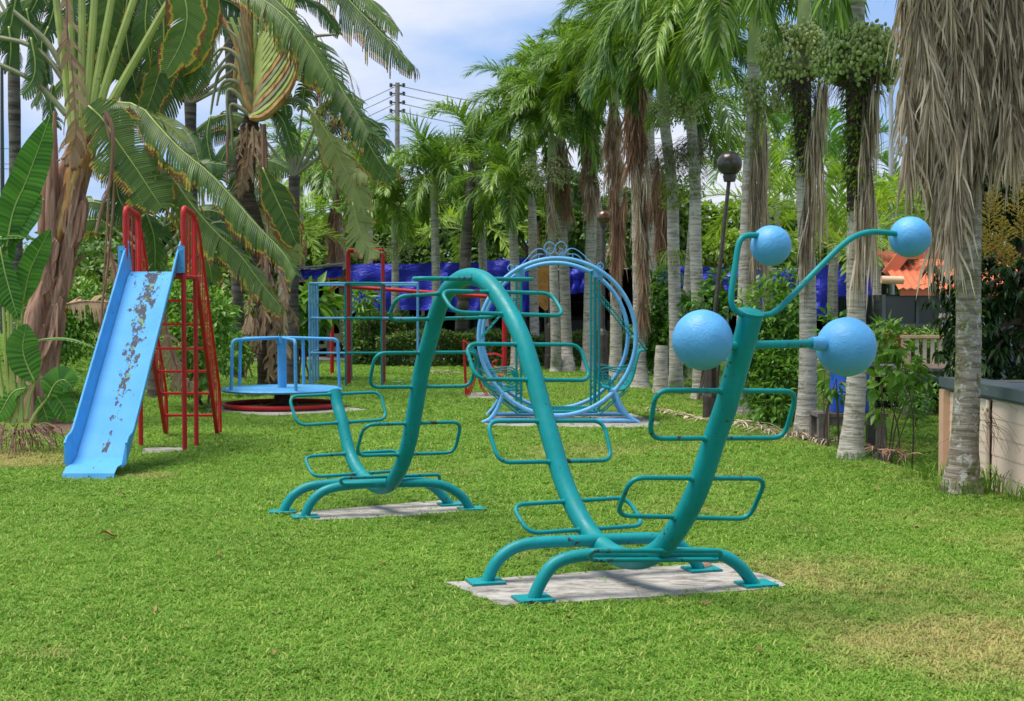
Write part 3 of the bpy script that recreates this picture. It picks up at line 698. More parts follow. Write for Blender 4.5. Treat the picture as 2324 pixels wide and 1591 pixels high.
# ------------------------------------------------------------------ ring swing
def c2(x, y): return (907.8+.321*x, 510.6+.321*y)
def r5(x, y): return (964.5+.30315*x, 510.6+.30315*y)
YF, YB = 18.4, 19.6; YM = 19.0
cf = D(1265, 765, YF); cb = D(1260, 762, YB); RF, RB_ = 178.5*YF/F, 165*YB/F
Rg = thing('ring_swing', 'light blue double-ring swing with teal scroll seats and a curled crown', 'swing', (cf.x, YM, 0))
for c, r, y in ((cf, RF, YF), (cb, RB_, YB)):
    m = MB(); m.tube([V(c.x+r*math.cos(t*math.pi/40), y, c.z+r*math.sin(t*math.pi/40)) for t in range(80)], .031, 12, closed=True); m.build('ring', PBLUE, Rg)
for pts, y in (((r5(580, 1250), r5(572, 1300), r5(540, 1380), r5(490, 1450), r5(430, 1508)), YF), ((r5(600, 1200), r5(560, 1290), r5(520, 1360), r5(462, 1430)), YB),
               ((r5(1395, 1230), r5(1430, 1260), r5(1460, 1340), r5(1520, 1430), r5(1600, 1520)), YF), ((r5(1370, 1200), r5(1405, 1280), r5(1440, 1360), r5(1490, 1430)), YB)):
    m = MB(); P = [D(p[0], p[1], y) for p in pts]; P[-1].z = .02; m.tube(spline(P, 5), .031, 10); m.build('leg', PBLUE, Rg)
for y, yy, a_, b_ in ((YF, 965.5, 1110, 1440), (YB, 948.5, 1120, 1425)):
    pa, pb = D(a_, yy, y), D(b_, yy, y); pa.z = pb.z = .05; m = MB(); m.tube([pa, pb], .032, 10); m.build('base_rail', PBLUE, Rg)
XLh, XRh = D(r5(702, 500)[0], 700, YM).x, D(r5(1272, 500)[0], 700, YM).x
for x in (XLh, XRh):
    m = MB(); zt = D(1200, 621, YM).z
    m.box((x, YF+.09, zt+.02), (.10, .012, .17)); m.box((x+.055, YF+.15, zt-.02), (.06, .012, .16)); m.build('hanger_bracket', PBLUE, Rg, smooth=False)
    m = MB(); m.tube([(x, YF, zt+.06), (x, YB, zt+.06)], .026, 10); m.build('axle', PBLUE, Rg)
    for dy in (-.42, .42):
        for dx in (-.035, .035):
            m = MB(); m.tube([(x+dx, YM+dy, zt+.05), (x+dx, YM+dy, .17)], .016, 8); m.build('hanger_post', TEAL, Rg)
        m = MB()
        for z_ in (.35, .45, .55): m.bar((x-.03, YM+dy, z_), (x+.03, YM+dy, z_+.03), .01, .02)
        m.build('spacer', TEAL, Rg, smooth=False)
m = MB()
for y in (YM-.42, YM+.42): m.tube([(XLh, y, .165), (XRh, y, .165)], .02, 8)
for x in (XLh, XRh): m.tube([(x, YM-.42, .165), (x, YM+.42, .165)], .02, 8)
m.build('floor_frame', TEAL, Rg)
nsl = 22
for k in range(nsl):
    x = lerp(XLh+.03, XRh-.03, k/(nsl-1)); m = MB(); m.bar((x, YM-.42, .172), (x, YM+.42, .172), .028, .006); m.build('floor_slat', TEAL, Rg, smooth=False)
m = MB()
for k in range(8): m.bar((XLh, YM-.37+.106*k, .180), (XRh, YM-.37+.106*k, .180), .022, .005)
m.build('floor_strip', TEAL, Rg, smooth=False)
def seat(px, post_x, chain_from, mirror):
    P = [D(q[0], q[1], YM-.42) for q in px]; C_ = spline(P, 6); L = len(C_)
    for y in (-.42, .42):
        m = MB(); m.tube([V(c.x, YM+y, c.z) for c in C_], .012, 8); m.build('seat_side_rod', TEAL, Rg)
    for i in range(0, L-1):
        a, b = C_[i], C_[i+1]; c = (a+b)/2; d = (b-a)
        m = MB(); d.normalize(); up = V(-d.z, 0, d.x)
        m.bar(V(c.x, YM-.42, c.z), V(c.x, YM+.42, c.z), .032, .005, up=up); m.build('seat_slat', TEAL, Rg, smooth=False)
    m = MB()
    for y in np.linspace(-.34, .34, 7):
        for i in range(L-1):
            d = (C_[i+1]-C_[i]).normalized(); nrm = V(-d.z, 0, d.x)*.007
            m.bar(V(C_[i].x, YM+y, C_[i].z)+nrm, V(C_[i+1].x, YM+y, C_[i+1].z)+nrm, .026, .004, up=nrm)
    m.build('seat_strip', TEAL, Rg, smooth=False)
    return C_
right = [r5(*p) for p in ((1650, 938), (1610, 950), (1590, 1010), (1570, 1100), (1545, 1170), (1500, 1225), (1440, 1238), (1380, 1222), (1300, 1210))]
left = [r5(*p) for p in ((330, 940), (370, 955), (388, 1030), (405, 1110), (440, 1190), (500, 1235), (560, 1250), (630, 1238), (700, 1232))]
CR_ = seat(right, XRh, None, 1); CL_ = seat(left, XLh, None, -1)
def spiral(c, r0, r1, a0, a1, n=22):
    out = []
    for i in range(n+1):
        t = i/n; a = lerp(a0, a1, t); r = lerp(r0, r1, t); out.append((c[0]+r*math.cos(a), c[1]-r*math.sin(a)))
    return out
def wire(px, y, r, nm, mt, k=3):
    m = MB(); m.tube(spline([D(p[0], p[1], y) for p in px], k), r, 6); m.build(nm, mt, Rg)
for dy in (-.42, .42):
    y = YM+dy; sc_ = (YM-.42)/y
    def q(pts): return [(CX+(r5(*p)[0]-CX)*sc_, 705+(r5(*p)[1]-705)*sc_) for p in pts]
    wire(q([(1570, 1065), (1500, 1080), (1430, 1085), (1370, 1070), (1320, 1080), (1296, 1120), (1300, 1170), (1330, 1215)]), y, .010, 'arm_rest', TEAL)
    wire(q([(1570, 1085), (1500, 1100), (1430, 1100), (1380, 1090), (1335, 1100), (1312, 1140), (1330, 1180), (1370, 1195), (1400, 1180)]), y, .008, 'arm_scroll', TEAL)
    wire(q(spiral((1352, 1150), 42, 12, -1.2, 7.5)), y, .007, 'arm_scroll', TEAL)
    wire(q(spiral((1390, 1190), 30, 8, 2.5, -5.5)), y, .007, 'arm_scroll', TEAL)
    wire(q(spiral((1500, 1180), 24, 8, 0, 7)), y, .006, 'arm_scroll', TEAL)
    wire(q([(395, 1075), (450, 1100), (530, 1092), (610, 1082), (660, 1090), (692, 1130), (695, 1185), (640, 1215), (600, 1200)]), y, .010, 'arm_rest', TEAL)
    wire(q([(400, 1095), (470, 1115), (560, 1102), (640, 1105), (672, 1140), (660, 1190), (610, 1205)]), y, .008, 'arm_scroll', TEAL)
    wire(q(spiral((640, 1150), 42, 12, 4.2, -4.5)), y, .007, 'arm_scroll', TEAL)
    wire(q(spiral((560, 1180), 30, 8, .5, 8.0)), y, .007, 'arm_scroll', TEAL)
    # braces from the seat down to the floor
    for o_ in (0, 22):
        wire(q([(1500+o_, 1235), (1305, 1400+o_)]), y, .010, 'brace', TEAL, 1)
        wire(q([(500-o_, 1250), (705, 1400+o_)]), y, .010, 'brace', TEAL, 1)
    # twisted hanging rods
    for a_, b_ in (((1295, 500), (1660, 935)), ((690, 530), (330, 945))):
        pa, pb = [D(p[0], p[1], y) for p in q([a_, b_])]; d = (pb-pa); u = d.normalized().orthogonal(); w_ = d.normalized().cross(u)
        for ph in (0, math.pi):
            m = MB(); m.tube([pa+d*(i/90)+(u*math.cos(ph+i*.75)+w_*math.sin(ph+i*.75))*.011 for i in range(91)], .0075, 5); m.build('twisted_rod', TEAL, Rg)
# crown of scrolls on both rings
for y, s_ in ((YF, 1.0),):
    def q(pts): return [(CX+(r5(*p)[0]-CX)*s_, 705+(r5(*p)[1]-705)*s_+2) for p in pts]
    for pts in ([(690, 325), (760, 250), (820, 185), (870, 172), (905, 200), (912, 235), (880, 256), (852, 242), (858, 215), (885, 215)],
                [(1278, 318), (1210, 240), (1140, 182), (1090, 170), (1055, 198), (1045, 235), (1075, 256), (1105, 240), (1100, 212), (1070, 212)],
                [(975, 250), (925, 215), (898, 175), (898, 145), (925, 122), (955, 130), (972, 155), (965, 190), (940, 210), (915, 195), (918, 172), (940, 168)],
                [(985, 250), (1035, 215), (1058, 175), (1056, 145), (1030, 120), (1000, 126), (978, 152), (978, 190), (1000, 215), (1030, 200), (1032, 178), (1010, 172)],
                [(690, 318), (660, 342), (628, 335), (619, 312), (635, 292), (658, 296), (662, 315), (645, 320)],
                [(1270, 308), (1300, 332), (1330, 318), (1336, 295), (1318, 277), (1295, 285), (1295, 302), (1312, 305)],
                [(770, 285), (810, 235), (850, 212), (880, 212)], [(1190, 275), (1160, 235), (1120, 212), (1085, 212)]):
        wire(q(pts), y, .0065, 'crown_scroll', PBLUE, 4)

# ------------------------------------------------------------------ red scroll chair beyond the ring
yc = 24.2
Rc = thing('scroll_chair', 'red curled-iron garden chair standing behind the ring swing', 'chair', V(D(1090, 800, yc).x, yc, 0))
for dy in (0, .55):
    y = yc+dy; s_ = yc/y
    def q(pts): return [(CX+(r5(*p)[0]-CX)*s_, 705+(r5(*p)[1]-705)*s_) for p in pts]
    def wr(pts, r, nm, k=3):
        m = MB(); m.tube(spline([D(p[0], p[1], y) for p in q(pts)], k), r, 6); m.build(nm, RED, Rc)
    wr([(287, 870), (292, 1000), (305, 1290)], .016, 'leg', 2)
    for o_ in (0, 14, 28): wr([(385-o_*.6, 1110), (360-o_, 1200), (330-o_*.8, 1285)], .010, 'stay', 3)
    wr([(320, 890), (370, 960), (440, 975), (520, 968), (575, 990), (585, 1040), (550, 1080), (510, 1070), (505, 1030), (540, 1020)], .011, 'arm_rest')
    wr([(360, 960), (380, 1040), (400, 1110), (450, 1160), (520, 1160), (575, 1130)], .012, 'seat_side_rod')
    wr(spiral((440, 1190), 38, 10, 1, 9), .008, 'arm_scroll'); wr(spiral((500, 1220), 34, 10, 1, 8), .008, 'arm_scroll')
    wr([(400, 1150), (420, 1220), (480, 1290), (560, 1295)], .010, 'leg')
for i in range(12):
    t = i/11; p = q([(lerp(300, 325, t), lerp(872, 905, t))])[0] if i < 4 else None
    if i < 4: a = D(*r5(lerp(287, 330, i/3), lerp(868, 900, i/3)), yc)
    else: a = D(*r5(lerp(400, 575, (i-4)/7), lerp(1110, 1130, (i-4)/7)), yc)
    m = MB(); m.bar(a, a+V(0, .55, 0), .04, .012); m.build('slat', RED, Rc, smooth=False)
# ------------------------------------------------------------------ plant builders
def frond_mesh(name, L, a0, a1, nl, ll, wd, seed, mats, hang=.35, p=1.3, start=.14, dead=False, vee=.25, rach=.013):
    """feathered palm frond from the origin outwards along +X; gravity is -Z"""
    r = random.Random(seed); m = MB(); K = 26; P = [V(0, 0, 0)]; A = []
    sway = r.uniform(-.25, .25)
    for i in range(K):
        s = i/(K-1); a = lerp(a0, a1, s**p); A.append(a)
        if i: P.append(P[-1] + V(math.cos(a)*math.cos(sway*s), math.cos(a)*math.sin(sway*s), math.sin(a))*(L/(K-1)))
    m.tube(P, [rach*(1.6-1.35*i/(K-1)) for i in range(K)], 5, mat=1)
    for k in range(nl):
        s = start+(1-start)*(k+.5)/nl; f = s*(K-1); i = min(K-2, int(f)); c = P[i].lerp(P[i+1], f-i); T = (P[i+1]-P[i]).normalized()
        side0 = V(-T.y, T.x, 0); side0 = side0.normalized() if side0.length > .05 else V(0, 1, 0)
        upv = side0.cross(T)*-1
        if upv.z < 0 and not dead: upv = -upv
        prof = min(1, (s-start)/.18+.45)*(1-.62*max(0, (s-.55)/.45)**1.6)
        for sg in (-1, 1):
            if dead and r.random() < .12: continue
            l = ll*prof*r.uniform(.85, 1.12); fw = lerp(.35, 1.1, s)+r.uniform(-.12, .12)
            d = (side0*sg*r.uniform(.45, 1.1) + T*(fw+.15) + upv*(vee+r.uniform(-.35, .75))).normalized()
            if dead: d = (side0*sg*r.uniform(.05, .5)+V(0, 0, -1)*1.2+T*.5+V(r.uniform(-.2, .2), r.uniform(-.2, .2), 0)).normalized()
            wv = d.cross(upv if abs(d.dot(upv)) < .9 else T); wv.normalize(); wv = (wv + upv*r.uniform(-.3, .3)).normalized()
            ww = wd*r.uniform(.8, 1.15); q = c.copy(); vs = []; g = hang*r.uniform(.6, 1.4)
            seg = 4 if dead else 3
            tw = r.uniform(-1.2, 1.2) if dead else r.uniform(-.3, .3)
            for j in range(seg+1):
                u = j/seg; wj = ww*(.35, 1, .8, .0)[j] if seg == 3 else ww*(.5, 1, .9, .6, .05)[j]
                wr_ = (wv*math.cos(tw*u)+d.cross(wv)*math.sin(tw*u))
                if j == seg: vs.append(tuple(q))
                else: vs += [tuple(q-wr_*wj), tuple(q+wr_*wj)]
                dd = (d + V(0, 0, -1)*g*(u*2.0+.1) + (V(r.uniform(-.12, .12), r.uniform(-.12, .12), 0) if dead else V(0, 0, 0))).normalized(); q = q + dd*(l/seg)
            fs = [(2*j, 2*j+1, 2*j+3, 2*j+2) for j in range(seg-1)] + [(2*seg-2, 2*seg-1, 2*seg)]
            m.add(vs, fs, 0, r=r.random(), t=[min(1, .6*u_) for u_ in [j//2/seg for j in range(len(vs)-1)]+[1.6]])
    o = m.build(name, mats, None, smooth=False); me = o.data; bpy.data.objects.remove(o); return me
def variants(prefix, n, fn): return [fn(i) for i in range(n)]
GREEN = []          # from young upright to old drooping
for i in range(9):
    t = i/8
    GREEN.append(frond_mesh('frond', 2.05, math.radians(lerp(82, 42, t)), math.radians(lerp(-5, -95, t)), 92, .58, .0155, 100+i, [PALMG, PALMR], hang=lerp(.3, .95, t), p=lerp(1.7, .9, t)))
GREENL = []         # the same kind with fewer leaflets, for palms far off
for i in range(7):
    t = i/6
    GREENL.append(frond_mesh('frond', 2.1, math.radians(lerp(84, 44, t)), math.radians(lerp(-5, -92, t)), 60, .62, .019, 200+i, [PALMG, PALMR], hang=lerp(.3, .9, t), p=lerp(1.7, .9, t)))
YEL = [frond_mesh('frond', 2.6, math.radians(lerp(80, 15, i/5)), math.radians(lerp(25, -60, i/5)), 40, .62, .024, 300+i, [PALMY, PALMR], hang=.22, p=1.2) for i in range(6)]
FEATHERY = [frond_mesh('frond', 2.8, math.radians(lerp(80, 15, i/5)), math.radians(lerp(20, -70, i/5)), 40, .7, .03, 320+i, [PALMF, PALMR], hang=.3, p=1.2) for i in range(6)]
def dead_mesh(L, nl, ll, wd, seed, mats, spread=.45, out=.5):
    """a dead frond hanging straight down from the origin, its leaflets a shaggy curtain"""
    r = random.Random(seed); m = MB(); K = 14
    P = [V(out*math.sin(t/(K-1)*1.4)*.5, .06*math.sin(t*.7), .12*math.sin(t/(K-1)*3)-L*t/(K-1)) for t in range(K)]
    m.tube(P, [.014*(1-.7*t/(K-1)) for t in range(K)], 5, mat=1)
    for k in range(nl):
        f = (r.random()**.85)*(K-1.01); i = int(f); q = P[i].lerp(P[i+1], f-i); az = r.uniform(0, 6.283); o = V(math.cos(az), math.sin(az), 0)
        l = ll*r.uniform(.6, 1.25); d = (o*spread*r.uniform(.4, 1.5)+V(0, 0, -1+r.uniform(0, .7))).normalized(); tw = r.uniform(-1.6, 1.6); w_ = wd*r.uniform(.6, 1.4)
        sd_ = d.cross(V(-o.y, o.x, 0)+V(0, 0, r.uniform(-1, 1))); sd_.normalize(); vs = []; seg = 5; bend = V(r.uniform(-.3, .3), r.uniform(-.3, .3), 0)
        for j in range(seg+1):
            u = j/seg; a = tw*u; s_ = (sd_*math.cos(a)+d.cross(sd_)*math.sin(a)).normalized(); ww = w_*(.5, 1, 1, .75, .5, 0)[j]
            if j == seg: vs.append(tuple(q))
            else: vs += [tuple(q-s_*ww), tuple(q+s_*ww)]
            d = (d+V(0, 0, -.35)+bend*(.4 if j != 3 else -.6)).normalized(); q = q+d*l/seg
        m.add(vs, [(2*j, 2*j+1, 2*j+3, 2*j+2) for j in range(seg-1)]+[(2*seg-2, 2*seg-1, 2*seg)], 0, r=r.random())
    o = m.build('dead_frond', mats, None, smooth=False); me = o.data; bpy.data.objects.remove(o); return me
DEADF = [dead_mesh(1.7+.12*i, 190, .62, .0115, 400+i, [DEADL, DSTRAND], spread=.30, out=.25) for i in range(5)]
DEADB = [dead_mesh(1.6+.12*i, 170, .60, .013, 440+i, [DEADR, DSTRAND], spread=.35, out=.35) for i in range(4)]
DEADN = [dead_mesh(1.25+.1*i, 110, .62, .0085, 460+i, [DEADL, DSTRAND], spread=.07, out=.15) for i in range(4)]
def frond_obj(me, parent, loc, rz, s=1.0, tilt=0, name='frond'):
    o = bpy.data.objects.new(name, me); COL.objects.link(o); o.parent = parent
    o.location = Vector(loc)-org(parent); o.rotation_euler = (0, tilt, rz); o.scale = (s, s, s); return o
ICO_V = None
def fruit_cluster(parent, c, R, ns, nf, seed, fr=.014, down=.6, name='fruit_cluster', fade=None):
    r = random.Random(seed); m = MB(); P = []
    ell = [(0, 0, 1.35), (.72, 0, .5), (-.36, .62, .5), (-.36, -.62, .5), (.36, .62, -.5), (-.72, 0, -.5), (.36, -.62, -.5), (0, 0, -1.35)]
    ef = [(0, 1, 2), (0, 2, 3), (0, 3, 1), (1, 4, 2), (2, 5, 3), (3, 6, 1), (1, 6, 4), (2, 4, 5), (3, 5, 6), (4, 7, 5), (5, 7, 6), (6, 7, 4)]
    sphv = []; sphf = []; mm = 5
    for i in range(4):
        ph = math.pi*i/3
        for k in range(mm): sphv.append((math.sin(ph)*math.cos(k*2*math.pi/mm), math.sin(ph)*math.sin(k*2*math.pi/mm), 1.35*math.cos(ph)))
    for i in range(3):
        for k in range(mm): sphf.append((i*mm+k, i*mm+(k+1) % mm, (i+1)*mm+(k+1) % mm, (i+1)*mm+k))
    fv = []; C0 = V(*c)
    for s in range(ns):
        az = r.uniform(0, 6.283); el = r.uniform(-.95, 1.0); d = V(math.cos(az)*math.cos(el), math.sin(az)*math.cos(el), math.sin(el)*.85); tip = C0+d*R*r.uniform(.72, 1.0); a0 = C0+V(d.x*.2*R, d.y*.2*R, .15*R)
        mid = (a0+tip)/2+V(0, 0, .22*R); L = [a0.lerp(mid, t).lerp(mid.lerp(tip, t), t) for t in (0, .2, .4, .6, .8, 1)]
        m.tube(L, [.007*(1-.1*i) for i in range(6)], 3, cap=False)
        for k in range(nf):
            p = tip+V(r.gauss(0, 1), r.gauss(0, 1), r.gauss(-.3, 1))*R*.11; fv.append(p)
            if r.random() < .3: m.tube([L[4], p+V(r.uniform(-1, 1), r.uniform(-1, 1), r.uniform(0, 1))*R*.08], .003, 3, cap=False)
    st = m.build('fruit_strand', [STRAND], parent, smooth=False); st['kind'] = 'stuff'
    m = MB()
    for p in fv:
        a = r.uniform(0, 6.28); k = fr*r.uniform(.8, 1.15); M = Matrix.Rotation(r.uniform(0, .9), 3, (math.cos(a), math.sin(a), 0))
        m.add([tuple(M @ (Vector(v)*k)+p) for v in sphv], sphf, 0, r=r.random())
    o = m.build(name, FRUIT, parent, smooth='all'); o['kind'] = 'stuff'
def tangle(parent, c, R, H, n, seed, mat=DSTRAND, name='dead_strands', r0=.004):
    r = random.Random(seed); m = MB()
    for k in range(n):
        az = r.uniform(0, 6.283); q = V(*c)+V(math.cos(az), math.sin(az), 0)*R*r.uniform(.2, .7)+V(0, 0, r.uniform(-.2, .3)*H); L = [q.copy()]
        d = V(math.cos(az)*r.uniform(.3, 1), math.sin(az)*r.uniform(.3, 1), r.uniform(-1, .1))
        for j in range(5): q = q + d.normalized()*H/6; L.append(q.copy()); d += V(r.uniform(-.5, .5), r.uniform(-.5, .5), -.35)
        m.tube(L, [r0*(1-.15*i) for i in range(6)], 3, cap=False)
    o = m.build(name, mat, parent, smooth=False); o['kind'] = 'stuff'
def leaf_np(P, Dv, Nv, ln, wd, fold=.25, droop=.15):
    """leaves as two bent quads each, from base points P along Dv with normal Nv"""
    n = len(P); Dv = Dv/np.linalg.norm(Dv, axis=1)[:, None]; S = np.cross(Dv, Nv); S /= np.linalg.norm(S, axis=1)[:, None]+1e-9
    U = np.cross(S, Dv); ln = ln[:, None]; wd = wd[:, None]
    a = P; b_ = P + Dv*ln*.45 - U*ln*.02; c = P + Dv*ln - U*ln*droop
    l = P + Dv*ln*.42 + S*wd*.5 + U*wd*fold; rr = P + Dv*ln*.42 - S*wd*.5 + U*wd*fold
    Vn = np.stack([a, l, c, rr, b_], 1).reshape(-1, 3); i = np.arange(n)*5
    Fn = np.stack([np.stack([i, i+4, i+1], 1), np.stack([i+4, i+2, i+1], 1), np.stack([i, i+3, i+4], 1), np.stack([i+3, i+2, i+4], 1)], 1).reshape(-1, 3)
    return Vn, Fn
def rvec(rng, n): v = rng.normal(size=(n, 3)); return v/np.linalg.norm(v, axis=1)[:, None]
def leaf_mass(name, centers, radii, n, ln, wd, mat, parent, seed, droop=.5, shell=.55, flat=1.0, fold=.2, clusterk=0, outward=.8):
    """n leaves spread through ellipsoid clumps, thicker towards their outsides"""
    rng = np.random.default_rng(seed); C = np.array(centers, float); R = np.array(radii, float)
    if R.ndim == 1: R = np.stack([R, R, R*flat], 1)
    w_ = (R.prod(1))**.67; idx = rng.choice(len(C), n, p=w_/w_.sum()); d = rvec(rng, n)
    rad = shell+(1-shell)*rng.random(n)**.6; rad *= 1+.16*np.sin(d[:, 0]*5+idx)*np.sin(d[:, 2]*6+idx*2.1)
    P = C[idx]+d*R[idx]*rad[:, None]
    if clusterk:
        P = np.repeat(P, clusterk, 0); d = np.repeat(d, clusterk, 0); n = len(P)
    Dv = d*outward+rvec(rng, n)*.75+np.array([0, 0, -droop]); Nv = rvec(rng, n)*.55+np.array([0, 0, 1])+d*.4
    l = ln*rng.uniform(.65, 1.25, n); Vn, Fn = leaf_np(P, Dv, Nv, l, wd*rng.uniform(.8, 1.2, n)*l/ln, fold, .12)
    rr = np.repeat(rng.random(n), 5)
    return np_mesh(name, Vn, Fn, mat, parent, {'r': rr}, loc=None if parent is not None else (0, 0, 0))
def trunk_obj(parent, pts, radii, mat, name='trunk', n=16, k=8, wob=.03, seed=0):
    P = spline(pts, k); N_ = len(P); m = MB(); r = random.Random(seed)
    rs = []
    for i in range(N_):
        f = i/(N_-1)*(len(radii)-1); j = min(len(radii)-2, int(f)); rs.append(lerp(radii[j], radii[j+1], f-j)*(1+r.uniform(-wob, wob)))
    m.tube(P, rs, n); return m.build(name, mat, parent)
def fern_sleeve(parent, pts, rad, n, seed, mat=FERN, name='fern', l=.07, w=.028):
    rng = np.random.default_rng(seed); P = spline(pts, 10); P = np.array([tuple(p) for p in P]); t = rng.random(n)*(len(P)-1.001); i = t.astype(int)
    c = P[i]+(P[i+1]-P[i])*(t-i)[:, None]; a = rng.uniform(0, 6.283, n); d = np.stack([np.cos(a), np.sin(a), np.zeros(n)], 1)
    rr = rad*(.9+.5*rng.random(n)); Vn, Fn = leaf_np(c+d*rr[:, None], d*.9+rvec(rng, n)*.5+np.array([0, 0, -.5]), d*.3+np.array([0, 0, 1.0])+rvec(rng, n)*.3, l*rng.uniform(.6, 1.3, n), w*rng.uniform(.7, 1.3, n), .1, .2)
    o = np_mesh(name, Vn, Fn, mat, parent, {'r': np.repeat(rng.random(n), 5)}); o['kind'] = 'stuff'; return o
PALM_N = [0]
def palm(label, base, trunk_px, depth, top_px, r_base, r_top, nf=14, meshes=None, fs=1.0, shaft=.75, shaft_mat=None, bark_=None, fruit=None, dead=0, deadm=None,
         ferns=None, group='palm trees along the right of the lawn', lean=0, az0=None, name='palm_tree', flare=1.55, dead_len=1.0, droop_bias=0, dead_az=None, lod=16, az_skip=None):
    PALM_N[0] += 1; sd = PALM_N[0]*37; r = random.Random(sd)
    b = Vector(base); root = thing(name, label, 'palm tree', b, group)
    top = D(top_px[0], top_px[1], depth)
    mid = [D(p[0], p[1], depth) for p in trunk_px]; cr = top - V(0, 0, shaft)
    pts = [b-V(0, 0, .1), b+V(0, 0, .18)] + mid + [cr]
    z0, z1 = b.z, cr.z
    P = spline(pts, 8); m = MB(); rs = []
    for p in P:
        h = p.z-z0; t = max(0, min(1, h/(z1-z0))); rs.append(lerp(r_base, r_top, t)*(1+(flare-1)*math.exp(-max(0, h)/.22))*(1+r.uniform(-.025, .025)))
    m.tube(P, rs, lod); m.build('trunk', bark_ or BARK, root)
    if shaft > .05:
        m = MB(); m.tube([cr-V(0, 0, .03), cr+V(0, 0, shaft*.3), cr+V(0, 0, shaft*.75), top+V(0, 0, .05)], [r_top*1.25, r_top*1.15, r_top*.85, r_top*.4], 12); m.build('crownshaft', shaft_mat or SHAFT, root)
    ms = meshes or GREEN; nf = int(nf*1.2) if group.endswith('lawn') else nf; a = r.uniform(0, 6) if az0 is None else az0
    for k in range(nf):
        t = min(1, max(0, (k/(nf-1))**.8*1.0+r.uniform(-.06, .06)+droop_bias+(.08 if ms is GREENL else 0))); i = min(len(ms)-1, int(t*len(ms)))
        az = a+k*2.39996+r.uniform(-.2, .2)
        if az_skip and az_skip[0] < (az % 6.283) < az_skip[1]: continue
        frond_obj(ms[i], root, top+V(0, 0, -.12*t+.05), az, fs*r.uniform(.9, 1.1)*(.8 if t < .12 else 1))
    for k in range(dead):
        az = (r.uniform(0, 6.283) if dead_az is None else dead_az+r.uniform(-.8, .8)); ms_ = deadm or (DEADF if r.random() < .7 else DEADB)
        frond_obj(ms_[r.randrange(len(ms_))], root, cr+V(math.cos(az), math.sin(az), 0)*r_top*1.05+V(0, 0, r.uniform(-.25, .15)), az, dead_len*r.uniform(.8, 1.1), name='dead_frond')
    if fruit: fruit_cluster(root, fruit[0], fruit[1], fruit[2], fruit[3], sd, fr=fruit[4] if len(fruit) > 4 else .014)
    if ferns:
        fern_sleeve(root, ferns[0], ferns[1], ferns[2], sd, l=ferns[3] if len(ferns) > 3 else .07, w=ferns[4] if len(ferns) > 4 else .028)
    return root
def GB(x, y):
    g = G(x, y); g.z = zg(g.x, g.y); return g
def dp(y): return G(CX, y).y

# ------------------------------------------------------------------ the palms, nearest first
dA = dp(1120)
pa = palm('nearest palm at the right edge, hung with a thick grey skirt of dead fronds', G(2182, 1120), [(2186, 1060), (2192, 950), (2198, 800), (2198, 600), (2200, 430), (2200, 200)], dA, (2205, -230),
          .112, .10, nf=9, dead=0, bark_=BARKN, flare=1.75, az0=1.0, lod=24, fs=1.1)
rr = random.Random(5)
cr = D(2205, -130, dA)
for k in range(34):            # the skirt: dead fronds hanging at their own lengths, the longest on the left of the trunk
    az = rr.uniform(0, 6.283); u = k/33; px = lerp(2062, 2400, u)+rr.uniform(-14, 14); low = 560 if 2105 < px < 2190 else (430 if px < 2105 else lerp(420, 300, min(1, (px-2190)/120)))
    py = rr.uniform(low-330, low-250) if k % 2 else rr.uniform(-190, low-380); L = DEADF[k % 5]
    o = frond_obj(L, pa, D(px, py-150, dA-.25+rr.uniform(-.25, .35)), az, 1.0, name='dead_frond'); o.scale = (.8, .8, rr.uniform(.62, .78))
for k in range(10):
    o = frond_obj(DEADF[k % 5], pa, D(rr.uniform(2080, 2330), rr.uniform(-260, -60), dA-.35), rr.uniform(0, 6.28), 1.0, name='dead_frond'); o.scale = (.85, .85, .8)
for px, py, sz in ((2128, 170, .80), (2150, 190, .80), (2172, 160, .78), (2140, 120, .85), (2188, 170, .62)):
    o = frond_obj(DEADN[int(px) % 4], pa, D(px, py, dA-.3), px, 1.0, name='dead_frond'); o.scale = (1.0, 1.0, sz)
fern_sleeve(pa, [D(2190, 430, dA), D(2197, 560, dA), D(2200, 700, dA), D(2196, 900, dA)], .105, 260, 3, l=.045, w=.022)
tangle(pa, D(2225, 950, dA), .13, .5, 30, 8, BRANCH, 'dry_vine', .0025)
dB = dp(1045)
pb = palm('palm with a fern-covered upper trunk and the larger olive green fruit bunch', G(1932, 1045), [(1938, 950), (1944, 850), (1943, 700), (1942, 600), (1945, 450), (1946, 300), (1946, 200)], dB, (1945, -160),
          .105, .085, nf=6, fruit=(D(1952, 125, dB), .42, 110, 15, .022), ferns=([D(1946, 170, dB), D(1946, 300, dB), D(1943, 420, dB)], .11, 900, .085, .03), bark_=BARK, lod=24, az0=2.0)
fern_sleeve(pb, [D(1946, 400, dB), D(1943, 520, dB)], .10, 260, 9, l=.045, w=.022)
m = MB(); m.tube([D(1946, 190, dB), D(1944, 380, dB), D(1942, 480, dB)], [.125, .098, .094], 16); m.build('mossy_bark', BARKD, pb)
tangle(pb, D(1945, 170, dB), .22, .45, 150, 4)
for px, py, az, s in ((2003, 230, 3.6, .95), (1992, 260, 3.4, .9), (1975, 330, 3.0, .8), (1985, 290, 3.3, .9)):
    o = frond_obj(DEADN[int(px) % 4], pb, D(px-14, py-110, dB-.12), az, s, name='dead_frond'); o.scale = (.95, .95, s*1.35)
frond_obj(GREEN[8], pb, D(2065, -120, dB+.2), 3.3, 1.1)
dC = dp(990)
